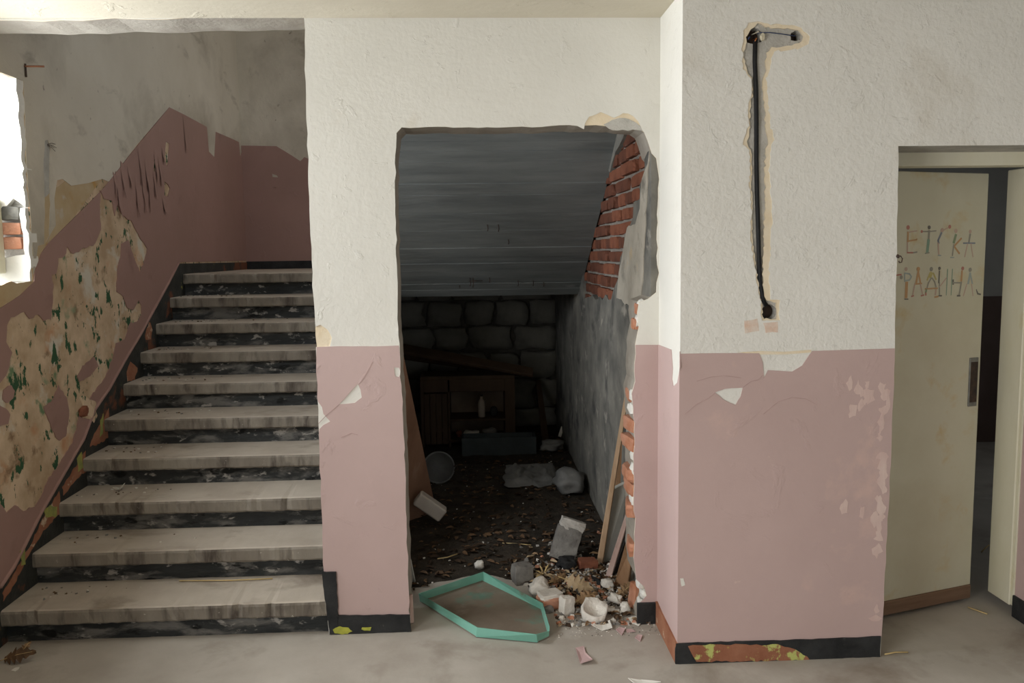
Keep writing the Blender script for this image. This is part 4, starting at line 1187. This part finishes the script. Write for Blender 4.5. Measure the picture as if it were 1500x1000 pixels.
# ---------------------------------------------------------------- boards leaning in the opening
def quad_board(name, q, thick, mat, parent=None, push=None):
    """a board with the four given corners of its front face (foot left, foot right, tip right, tip left)"""
    q = [Vector(p) for p in q]
    n = (q[1] - q[0]).cross(q[3] - q[0]).normalized()
    if n.y < 0:
        n = -n
    c0 = q[0].copy()
    bm = bmesh.new()
    F = [bm.verts.new(p - c0) for p in q]
    Bk = [bm.verts.new(p + n * thick - c0) for p in q]
    bm.faces.new(F)
    bm.faces.new(Bk)
    for k in range(4):
        l = (k + 1) % 4
        bm.faces.new((F[k], F[l], Bk[l], Bk[k]))
    bmesh.ops.bevel(bm, geom=list(bm.edges), offset=min(.003, thick * .2), segments=1, affect='EDGES')
    o = from_bm(name, bm, mat, parent)
    o.location = c0
    return o


M['raw_wood'] = mat('pale_raw_batten', (0.46, 0.30, 0.18), (0.58, 0.41, 0.27), scale=8, stretch=(3, 3, .25), bump=.3, bscale=40, rough=.7)
M['brown_wood'] = mat('weathered_brown_board', (0.27, 0.15, 0.08), (0.38, 0.23, 0.13), scale=8, stretch=(3, 3, .25), bump=.4, bscale=40, rough=.75)
M['grey_panel'] = mat('grey_white_painted_board', (0.58, 0.57, 0.52), (0.64, 0.63, 0.58), scale=4, bump=.15, rough=.6)
M['pink_edge'] = mat('pinkish_board_edge', (0.52, 0.36, 0.31), (0.60, 0.45, 0.40), scale=12, bump=.2, rough=.7)
M['black_face'] = mat('blackened_board_face', (0.03, 0.028, 0.026), (0.06, 0.055, 0.05), scale=10, bump=.2, rough=.7)
M['panel_brown'] = mat('stained_red_brown_panel', (0.20, 0.105, 0.065), (0.30, 0.17, 0.11), scale=5, stretch=(1, 1, .5), bump=.25, rough=.6, layers=[((0.38, 0.28, 0.22), 5, .62, .15)])

b1 = quad_board('batten', [(0.650,4.446,0.005),(0.682,4.433,0.005)] + [(0.765,4.078,1.060),(0.765,4.152,1.069)], .03, M['raw_wood'])
tag(b1, 'long pale raw batten leaning at the right side of the opening', 'batten')
b2 = quad_board('board', [(0.694,4.463,0.005),(0.817,4.536,0.005)] + [(0.819,4.360,0.502),(0.734,4.360,0.460)], .02, M['grey_panel'])
tag(b2, 'grey white painted board leaning just behind the long pale batten', 'board', 'boards leaning at the right jamb')
b3 = quad_board('board', [(0.769,4.520,0.428),(0.845,4.520,0.411)] + [(0.837,4.420,0.892),(0.800,4.420,0.885)], .02, M['brown_wood'])
tag(b3, 'brown board whose upper half shows between the pale batten and the broken bricks', 'board', 'boards leaning at the right jamb')
foot = [b3.location.x, b3.location.y, 0]
b4 = empty('thin_board', tuple([(0.688,4.242,0.000)][0]))
tag(b4, 'thin black faced board with a pink edge leaning beside the broken jamb', 'board', 'boards leaning at the right jamb')
e4 = quad_board('pink_edge', [(0.665,4.252,0.004),(0.694,4.231,0.004)] + [(0.766,4.080,0.398),(0.749,4.080,0.420)], .02, M['pink_edge'])
f4 = quad_board('black_face', [(0.697,4.240,0.004),(0.739,4.284,0.004)] + [(0.781,4.100,0.341),(0.772,4.100,0.388)], .015, M['black_face'])
for o in (e4, f4):
    o.parent = b4
    o.location = o.location - b4.location
b5 = quad_board('board', [(0.701,4.167,0.004),(0.757,4.101,0.004)] + [(0.777,3.990,0.309),(0.739,3.990,0.327)], .02, M['brown_wood'])
tag(b5, 'short brown board leaning nearest the pink wall corner', 'board', 'boards leaning at the right jamb')
b6 = quad_board('panel', [(-0.472,5.192,0.005),(-0.267,5.453,0.005)] + [(-0.410,4.750,1.219),(-0.472,4.750,1.204)], .015, M['panel_brown'])
tag(b6, 'tall red brown panel leaning behind the pier at the left of the opening', 'panel')
b7 = from_bm('wood_offcut', box_bm((-.10, -.035, -.045), (.10, .035, .045), .008), mat('grey_weathered_offcut', (.46, .41, .36), (.54, .49, .44), scale=8, bump=.3, layers=[((.42, .24, .15), 6, .64, .1)]))
b7.location = [(-0.292,5.120,0.160)][0]
b7.rotation_euler = (.15, math.radians(38), .1)
tag(b7, 'light grey block of wood propped against the foot of the red brown panel', 'wood block')
b8 = quad_board('scrap_board', [(-0.363,4.298,0.004),(-0.333,4.287,0.004)] + [(-0.337,4.100,0.190),(-0.346,4.100,0.205)], .01, M['grey_panel'])
tag(b8, 'small grey board scrap standing against the back of the pier foot', 'board')
sl_ = quad_board('plaster_sliver', [(-0.328,3.787,0.004),(-0.304,3.800,0.004)] + [(-0.307,3.800,0.144),(-0.323,3.800,0.138)], .015, M['pink_edge'])
tag(sl_, 'narrow pink plaster sliver standing at the corner of the pier base', 'plaster piece')

# ---------------------------------------------------------------- rubble
def rubble(name, label, cat, px, size, m, seed, kind='lump', rot=(0, 0, 0), z=None, group=None, amp=.28):
    bm = lump_bm(seed, size, 3, amp) if kind == 'lump' else chunk_bm(size, seed, .05 if kind == 'block' else .14)
    o = from_bm(name, bm, m, None, kind == 'lump')
    o.location = (px[0], px[1], (max(height(*px), 0) - .004) if z is None else z)
    o.rotation_euler = rot
    tag(o, label, cat, group or {'plaster_lump': 'plaster pieces in the rubble', 'brick_fragment': 'brick pieces in the rubble', 'concrete_block': 'grey blocks in the rubble', 'crumpled_bundle': 'bundles in the cabinet'}.get(name))
    return o


blk = rubble('concrete_block', 'dark grey broken concrete block tilted behind the rubble', 'block', [(0.462,4.495)][0], (.145, .12, .19), M['grey_bit'], 5, 'block', (-.25, .28, -.15))
cap = from_bm('mortar_cap', chunk_bm((.14, .12, .06), 41, .2), M['grey_white'], blk)
cap.location = (.01, .01, .170)
blk2 = rubble('concrete_block', 'small grey square block between the tray and the dry seed head', 'block', [(0.231,4.260)][0], (.10, .09, .10), M['grey_bit'], 8, 'block', (0, 0, .3))
rubble('plaster_lump', 'white knobbly plaster lump next to the right rim of the tray', 'plaster piece', [(0.306,4.060)][0], (.11, .10, .105), M['plaster_bit'], 2, amp=.4)
br = rubble('brick_fragment', 'broken red brick piece with mortar on top beside the white plaster lump', 'brick', [(0.350,3.942)][0], (.115, .09, .060), M['brick_pale'], 12, 'chunk', (0, 0, .35))
c_ = from_bm('mortar_cap', chunk_bm((.11, .085, .024), 13, .2), M['plaster_bit'], br)
c_.location = (0, 0, .054)
rubble('plaster_lump', 'white upright plaster stub in front of the dry oak leaf', 'plaster piece', [(0.419,3.866)][0], (.060, .055, .082), M['plaster_bit'], 21, 'chunk', (0, 0.1, .5))
rubble('brick_fragment', 'flat brown red brick piece lying at the foot of the pale batten', 'brick', [(0.593,4.364)][0], (.10, .08, .05), M['brick'], 17, 'chunk', (0, 0, .1))
rubble('plaster_lump', 'white plaster lump at the foot of the thin black board', 'plaster piece', [(0.658,4.118)][0], (.07, .055, .055), M['plaster_bit'], 24)
rubble('plaster_lump', 'knobbly white plaster piece between the cup shaped piece and the brick jamb', 'plaster piece', [(0.671,3.949)][0], (.085, .05, .058), M['plaster_bit'], 26, rot=(0, 0, -.8), amp=.45)
rubble('plaster_lump', 'small round white plaster piece close to the broken brick jamb', 'plaster piece', [(0.704,3.851)][0], (.05, .045, .055), M['plaster_bit'], 29)
rubble('plaster_lump', 'flat little white plaster piece right of the cup shaped piece', 'plaster piece', [(0.629,3.857)][0], (.055, .04, .026), M['plaster_bit'], 33)
rubble('plaster_lump', 'lone white plaster crumb behind the point of the tray', 'plaster piece', [(0.006,4.451)][0], (.055, .05, .05), M['plaster_bit'], 35)
rubble('brick_fragment', 'pinkish mortar coated brick piece touching the bottom of the broken jamb', 'brick', [(0.760,3.902)][0], (.055, .08, .12), M['brick_pale'], 37, 'chunk', (0, .15, .2))
rubble('stone_fragment', 'round grey stone piece beside the tray at its right corner', 'stone', [(0.334,3.880)][0], (.06, .05, .035), M['grey_bit'], 39)
rubble('plaster_lump', 'grey white plaster piece half hidden behind the short brown board', 'plaster piece', [(0.793,4.161)][0], (.08, .07, .09), M['plaster_bit'], 44)
# cup-shaped white piece
bm = lathe_bm([(.030, 0), (.055, .008), (.066, .03), (.066, .052), (.058, .056), (.045, .040), (.022, .022)], 22)
for v in bm.verts:
    n_ = noise.noise(v.co * 26 + Vector((3, 1, 2)))
    v.co += Vector((v.co.x, v.co.y, 0)) * n_ * .35 + Vector((0, 0, n_ * .012 if v.co.z > .02 else 0))
cup = from_bm('plaster_shell', bm, M['plaster_bit'], None, True)
cup.location = (*[(0.539,3.803)][0], .004)
cup.rotation_euler = (math.radians(22), 0, .4)
tag(cup, 'hollow cup shaped white plaster piece in front of the rubble', 'plaster piece')
# black rag and strip of black rubber
M['rag'] = mat('black_rag', (.012, .012, .013), (.03, .03, .03), scale=14, bump=.6, bscale=30, rough=.9)
rubble('black_rag', 'crumpled black rag lying against the dark concrete block', 'rag', [(0.479,4.373)][0], (.12, .09, .06), M['rag'], 51, amp=.5)
rs_ = tube('rubber_strip', [(0.594,4.237,0.020),(0.613,4.198,0.020)] + [(0.626,4.140,0.025)] + [(0.634,4.101,0.015)], [.012, .016, .016, .010], M['rag'])
tag(rs_, 'bent strip of black rubber behind the dry oak leaf', 'rubber strip')


# dry leaves big enough to tell apart
def oak_leaf(name, label, loc, L, rot, m, seed):
    rnd = random.Random(seed)
    pts = []
    for side in (1, -1):
        seq = []
        for k in range(6):
            t = k / 5
            w = L * .30 * math.sin(math.pi * (0.12 + .82 * t)) + .004
            seq.append((t * L, side * w * rnd.uniform(.9, 1.15)))
            seq.append(((t + .09) * L, side * w * .45))
        pts += seq if side == 1 else list(reversed(seq))
    bm = bmesh.new()
    n = len(pts)
    mid = [bm.verts.new((L * i / 10, 0, .10 * L * math.sin(math.pi * i / 10))) for i in range(12)]
    edge = [bm.verts.new((x, y, .16 * L * math.sin(math.pi * x / L) - abs(y) * .5 + rnd.uniform(-.006, .008))) for x, y in pts]
    half = n // 2
    up, dn = edge[:half], list(reversed(edge[half:]))
    for row in (up, dn):
        for i in range(half - 1):
            bm.faces.new((mid[i], mid[i + 1], row[i + 1], row[i]))
    o = from_bm('blade', bm, m)
    root = empty(name, loc)
    o.parent = root
    so = o.modifiers.new('thickness', 'SOLIDIFY')
    so.thickness = .0012
    st_ = tube('leaf_stem', [(-.25 * L, 0, -.01), (0, 0, .0), (.5 * L, 0, .102 * L), (L, 0, .004)], [.0022, .0018, .0013, .0008], M['straw'], root, 5)
    root.rotation_euler = rot
    tag(root, label, 'leaf', 'large dry leaves')
    return root


oak_leaf('oak_leaf', 'large tan lobed dry leaf propped up in the middle of the rubble', (*[(0.440,4.084)][0], .08), .145, (math.radians(62), math.radians(22), -.1), M['pale_leaf'], 1)
oak_leaf('oak_leaf', 'small brown dry leaf curled behind the large tan lobed leaf', (*[(0.371,4.168)][0], .03), .09, (math.radians(70), -.3, .4), M['dry_leaf'], 2)
oak_leaf('oak_leaf', 'orange brown dry leaf under the tan lobed leaf', (*[(0.475,3.918)][0], .03), .12, (math.radians(40), -.15, .5), M['dry_leaf'], 3)
oak_leaf('oak_leaf', 'brown curled leaf standing at the foot of the short brown board', (*[(0.695,4.006)][0], .02), .10, (math.radians(75), -.6, .2), M['dry_leaf'], 4)
sh = empty('seed_head', (*[(0.344,4.270)][0], .01))
tag(sh, 'dry spiky tan seed head beside the grey square block', 'dry plant')
rnd = random.Random(9)
for k in range(18):
    an, el = rnd.uniform(0, math.tau), rnd.uniform(.2, 1.4)
    r_ = rnd.uniform(.05, .08)
    d = Vector((math.cos(an) * math.cos(el), math.sin(an) * math.cos(el), math.sin(el)))
    tube('bract', [Vector((0, 0, .02)), Vector((0, 0, .02)) + d * r_ * .6, Vector((0, 0, .02)) + d * r_ + Vector((0, 0, -.012))], [.003, .005, .002], M['pale_leaf'] if k % 3 else M['straw'], sh, 5)
# straws
for lab, pts in (('thin pale straw stalk lying on the dirt behind the tray', [(0.145,4.765,0.035),(0.224,4.747,0.035),(0.310,4.717,0.035)]), ('short straw stalk on the dirt left of the straw behind the tray', [(-0.225,4.542,0.035),(-0.172,4.559,0.035),(-0.116,4.608,0.035)]),
                 ('straw stalk on the floor at the open edge of the door', [(2.345,3.764,0.006),(2.368,3.724,0.006),(2.390,3.684,0.006)]), ('straw stalk on the floor at the skirting corner before the door', [(1.723,3.335,0.006),(1.778,3.350,0.006),(1.830,3.346,0.006)]),
                 ('straw stalk on the far room floor seen through the door gap', [(2.850,4.471,0.006),(2.912,4.532,0.006),(2.958,4.573,0.006)]), ('straw lying along the back of the second stair tread', [(-1.45, 4.0, .166), (-1.2, 3.985, .166), (-1.0, 3.99, .167)])):
    o = tube('straw_stalk', pts, .0035, M['straw'], None, 5)
    tag(o, lab, 'straw', 'loose straw stalks')


# paint shards on the floor
def shard(label, px, m, name='paint_shard', curl=.12, thick=.003, z=.001):
    cx = sum(p[0] for p in px) / len(px)
    cy = sum(p[1] for p in px) / len(px)
    o = from_bm(name, flake_bm([(x - cx, y - cy) for x, y in px], thick, curl), [m])
    o.location = (cx, cy, z)
    tag(o, label, 'paint flake', 'paint flakes on the floor')
    return o


M['white_chip'] = mat('white_paint_chip', (.74, .72, .66), (.80, .78, .72), scale=10, bump=.1, rough=.6)
M['pink_chip'] = mat('pink_paint_chip', (.50, .345, .34), (.55, .39, .38), scale=10, bump=.1, rough=.5)
shard('white pointed paint flake on the concrete in front of the rubble', [(0.516,3.688),(0.565,3.720),(0.610,3.739),(0.609,3.660),(0.562,3.657)], M['white_chip'], curl=.1)
shard('white oblong paint flake lying near the black skirting of the opening', [(0.703,3.776),(0.740,3.795),(0.773,3.748),(0.739,3.693),(0.713,3.723)], M['white_chip'], curl=.05)
shard('long curled pink paint flake alone on the bare concrete', [(0.418,3.482),(0.457,3.504),(0.457,3.441),(0.475,3.355),(0.421,3.347)], M['pink_chip'], curl=.25)
shard('pink paint flake beside the white pointed flake, left one of a pair', [(0.625,3.659),(0.649,3.685),(0.669,3.656),(0.643,3.603)], M['pink_chip'])
shard('thin pink paint flake touching its neighbour beside the skirting', [(0.673,3.662),(0.698,3.660),(0.711,3.632),(0.670,3.628)], M['pink_chip'], curl=.05)
shard('small pink paint flake nearest the red oxide skirting', [(0.696,3.572),(0.715,3.604),(0.734,3.589),(0.714,3.537)], M['pink_chip'])
shard('white paint flake cut off by the bottom of the picture', [(0.597,3.205),(0.648,3.206),(0.691,3.187),(0.721,3.158),(0.629,3.154)], M['white_chip'], curl=.05)
shard('white paint chip on the left end of the third tread', [(-1.955, 4.50), (-1.91, 4.49), (-1.90, 4.53), (-1.94, 4.55)], M['white_chip'], z=.479, curl=.6)
# dark curled leaf at the lower left
oak_leaf('curled_leaf', 'dark rotted leaf curled on the floor at the lower left', (*[(-2.043,3.541)][0], .02), .12, (.8, -.2, .1), M['dark_leaf'], 7)
oak_leaf('curled_leaf', 'small orange brown leaf beside the dark rotted leaf on the floor', (*[(-2.005,3.599)][0], .008), .06, (.9, -.9, .6), M['dry_leaf'], 8)
shard('pale yellowish flake in front of the dark rotted leaf', [(-1.977,3.471),(-1.972,3.494),(-1.955,3.498),(-1.948,3.480),(-1.956,3.463)], M['white_chip'])

# ---------------------------------------------------------------- old furniture and junk at the dark back
M['cab'] = mat('dark_stained_cabinet_wood', (.05, .03, .018), (.08, .05, .03), scale=6, stretch=(1, 1, .3), bump=.3, rough=.7)
M['cab_in'] = mat('cabinet_back_board', (.16, .12, .09), (.22, .17, .13), scale=5, bump=.2)
FY = 7.30
(cx0, cz1), (cx1, _) = [(-0.478,0.652),(0.353,0.635)]
cab = empty('old_cabinet', ((cx0 + cx1) / 2, FY, 0))
tag(cab, 'dark wooden cabinet with an open shelf against the stone back wall', 'cabinet')
hw = (cx1 - cx0) / 2
DPT = .36


def cbox(name, lo, hi, m=None):
    return box(name, lo, hi, m or M['cab'], cab, .003)


cbox('top', (-hw, 0, cz1 - .03), (hw, DPT, cz1))
cbox('side', (-hw, 0, 0), (-hw + .03, DPT, cz1 - .03))
cbox('side', (hw - .09, 0, 0), (hw, DPT, cz1 - .03))
cbox('back', (-hw + .03, DPT - .015, .02), (hw - .09, DPT, cz1 - .03), M['cab_in'])
cbox('top_rail', (-hw + .03, 0, cz1 - .14), (hw - .09, .02, cz1 - .03))
xd = [(-0.240,0.356)][0][0] - (cx0 + cx1) / 2
shz = [(-0.038,0.266)][0][1]
cbox('divider', (xd, .0, 0.02), (xd + .02, DPT - .02, cz1 - .03))
cbox('shelf', (xd + .02, .01, shz - .02), (hw - .09, DPT - .02, shz))
cbox('bottom', (-hw + .03, 0, .06), (hw - .09, DPT - .02, .085))
for k in range(4):
    w_ = (xd + hw - .03) / 4
    box('door_slat', (-hw + .03 + k * w_ + .002, -.012, .05), (-hw + .03 + (k + 1) * w_ - .002, .006, cz1 - .15), M['cab'], cab, .002)
bx_ = [(0.057,0.349)][0][0]
bt = empty('bottle', (bx_, FY + .09, shz + .001))
tag(bt, 'dusty pale bottle standing on the cabinet shelf', 'bottle')
M['bottle'] = mat('dusty_bottle', (.34, .29, .23), (.42, .36, .30), scale=10, rough=.5, bump=.1)
from_bm('body', lathe_bm([(.028, 0), (.032, .006), (.032, .12), (.026, .145), (.013, .165), (.012, .19)], 18), M['bottle'], bt, True)
from_bm('cap', lathe_bm([(.014, .188), (.014, .205), (.011, .207)], 14), M['iron'], bt, True)
rl = rubble('glass_jar', 'small dark jar on the cabinet shelf right of the bottle', 'jar', (bx_ + .11, FY + .12), (.07, .07, .09), M['rag'], 3, z=shz + .001, amp=.03)
for k, (px, sz, m, lab) in enumerate((([(-0.148,0.158)][0][0], (.06, .08, .06), M['brick'], 'reddish rag in the lower left of the cabinet shelf bay'), ([(-0.040,0.155)][0][0], (.15, .10, .06), M['plaster_bit'], 'pale crumpled paper in the lower bay of the cabinet'), ([(0.129,0.151)][0][0], (.14, .1, .08), M['grey_bit'], 'grey rag bundle in the lower right of the cabinet bay'))):
    rubble('crumpled_bundle', lab, 'bundle', (px, FY + .12), sz, m, 80 + k, z=.087, amp=.4)
p2 = quad_board('plank', [(-0.704,7.250,0.903),(0.512,7.250,0.657)] + [(0.520,7.350,0.709),(-0.712,7.350,0.963)], .03, M['cab'])
tag(p2, 'dark plank slanting down across the top of the old cabinet', 'plank', 'dark planks over the cabinet')
p3 = quad_board('plank', [(-0.751,7.720,0.786),(0.443,7.720,0.590)] + [(0.446,7.760,0.622),(-0.754,7.760,0.832)], .03, M['cab'])
tag(p3, 'second dark plank just under the slanting one above the cabinet', 'plank', 'dark planks over the cabinet')
st = quad_board('stake', [(0.586,7.209,0.020),(0.652,7.202,0.020)] + [(0.637,8.000,0.498),(0.591,8.000,0.499)], .04, M['cab'])
tag(st, 'dark stake leaning on the stone wall right of the cabinet', 'stake')
(tx0, tz1), (tx1, tz0) = [(-0.119,0.174),(0.512,-0.018)]
tr = empty('trough', ((tx0 + tx1) / 2, 6.95, 0))
tag(tr, 'long low blue grey box on the floor before the cabinet', 'box')
tw, th = (tx1 - tx0) / 2, max(.12, tz1)
M['bluegrey'] = mat('blue_grey_box_paint', (.05, .06, .065), (.07, .085, .09), scale=6, bump=.2)
box('front_panel', (-tw, 0, .01), (tw, .02, th), M['bluegrey'], tr, .003)
box('back_panel', (-tw, .18, .01), (tw, .20, th), M['bluegrey'], tr, .003)
box('end_panel', (-tw, .02, .01), (-tw + .02, .18, th), M['bluegrey'], tr, .003)
box('end_panel', (tw - .02, .02, .01), (tw, .18, th), M['bluegrey'], tr, .003)
box('base_panel', (-tw + .02, .02, .012), (tw - .02, .18, .03), M['bluegrey'], tr)
bn = empty('round_pan', (*[(-0.281,6.147)][0], .012))
tag(bn, 'round dark metal pan standing on its rim near the cabinet', 'pan')
M['pan'] = mat('dark_enamel_pan', (.09, .09, .09), (.14, .14, .135), scale=8, rough=.5, bump=.15)
pan = from_bm('pan_body', lathe_bm([(.10, -.045), (.112, 0), (.122, .004), (.122, .008), (.108, .004), (.096, -.038)], 30), M['pan'], bn, True)
pan.location = (0, 0.03, .118)
pan.rotation_euler = (math.radians(72), 0, 0)
hd = tube('handle', [(.115, 0.01, .13), (.14, 0, .145), (.145, 0, .11), (.117, 0.02, .095)], .006, M['iron'], bn, 6)


# crumpled pale sheeting by the side wall
def sheet(name, label, x0, x1, y0, y1, h, m, seed):
    bm = bmesh.new()
    nx, ny = 26, 26
    off = Vector((seed, seed * 1.7, 0))
    gg = []
    for j in range(ny + 1):
        row = []
        for i in range(nx + 1):
            u, v = i / nx, j / ny
            ed = min(u, 1 - u, v, 1 - v)
            p = Vector((u * 3, v * 3, 0)) + off
            cr = abs(noise.noise(p)) + .6 * abs(noise.noise(p * 2.3))
            x = x0 + (x1 - x0) * u + .05 * noise.noise(p * 1.5 + Vector((9, 0, 0)))
            y = y0 + (y1 - y0) * v + .05 * noise.noise(p * 1.5 + Vector((0, 9, 0)))
            row.append(bm.verts.new((min(x, .785), y, .03 + h * cr * min(1, ed * 5))))
        gg.append(row)
    for j in range(ny):
        for i in range(nx):
            bm.faces.new((gg[j][i], gg[j][i + 1], gg[j + 1][i + 1], gg[j + 1][i]))
    o = from_bm(name, bm, m, None, True)
    so = o.modifiers.new('thickness', 'SOLIDIFY')
    so.thickness = .003
    return tag(o, label, 'sheet')


M['sheet'] = mat('dirty_pale_sheeting', (.18, .18, .175), (.25, .245, .235), scale=5, bump=.3, rough=.6, layers=[((.10, .10, .095), 4, .58, .2)])
sheet('plastic_sheet', 'crumpled pale plastic sheet flat on the dirt before the junk', .22, .62, 5.95, 6.6, .07, M['sheet'], 1)
sk_ = rubble('plastic_sack', 'bulging grey plastic sack slumped against the side wall', 'sack', [(0.753,5.853)][0], (.24, .34, .15), M['sheet'], 91, amp=.3)
sk_.location.x = min(sk_.location.x, .66)
sc = quad_board('white_scrap', [(0.754,7.556,0.030),(0.785,7.553,0.030)] + [(0.816,7.600,0.122),(0.791,7.600,0.122)], .01, M['white_chip'])
tag(sc, 'thin white scrap standing in the far right corner', 'scrap')
rubble('paper_heap', 'pale heap of crumpled paper in the far right corner below the stake', 'paper', [(0.650,7.058)][0], (.22, .2, .1), M['sheet'], 95, amp=.5)
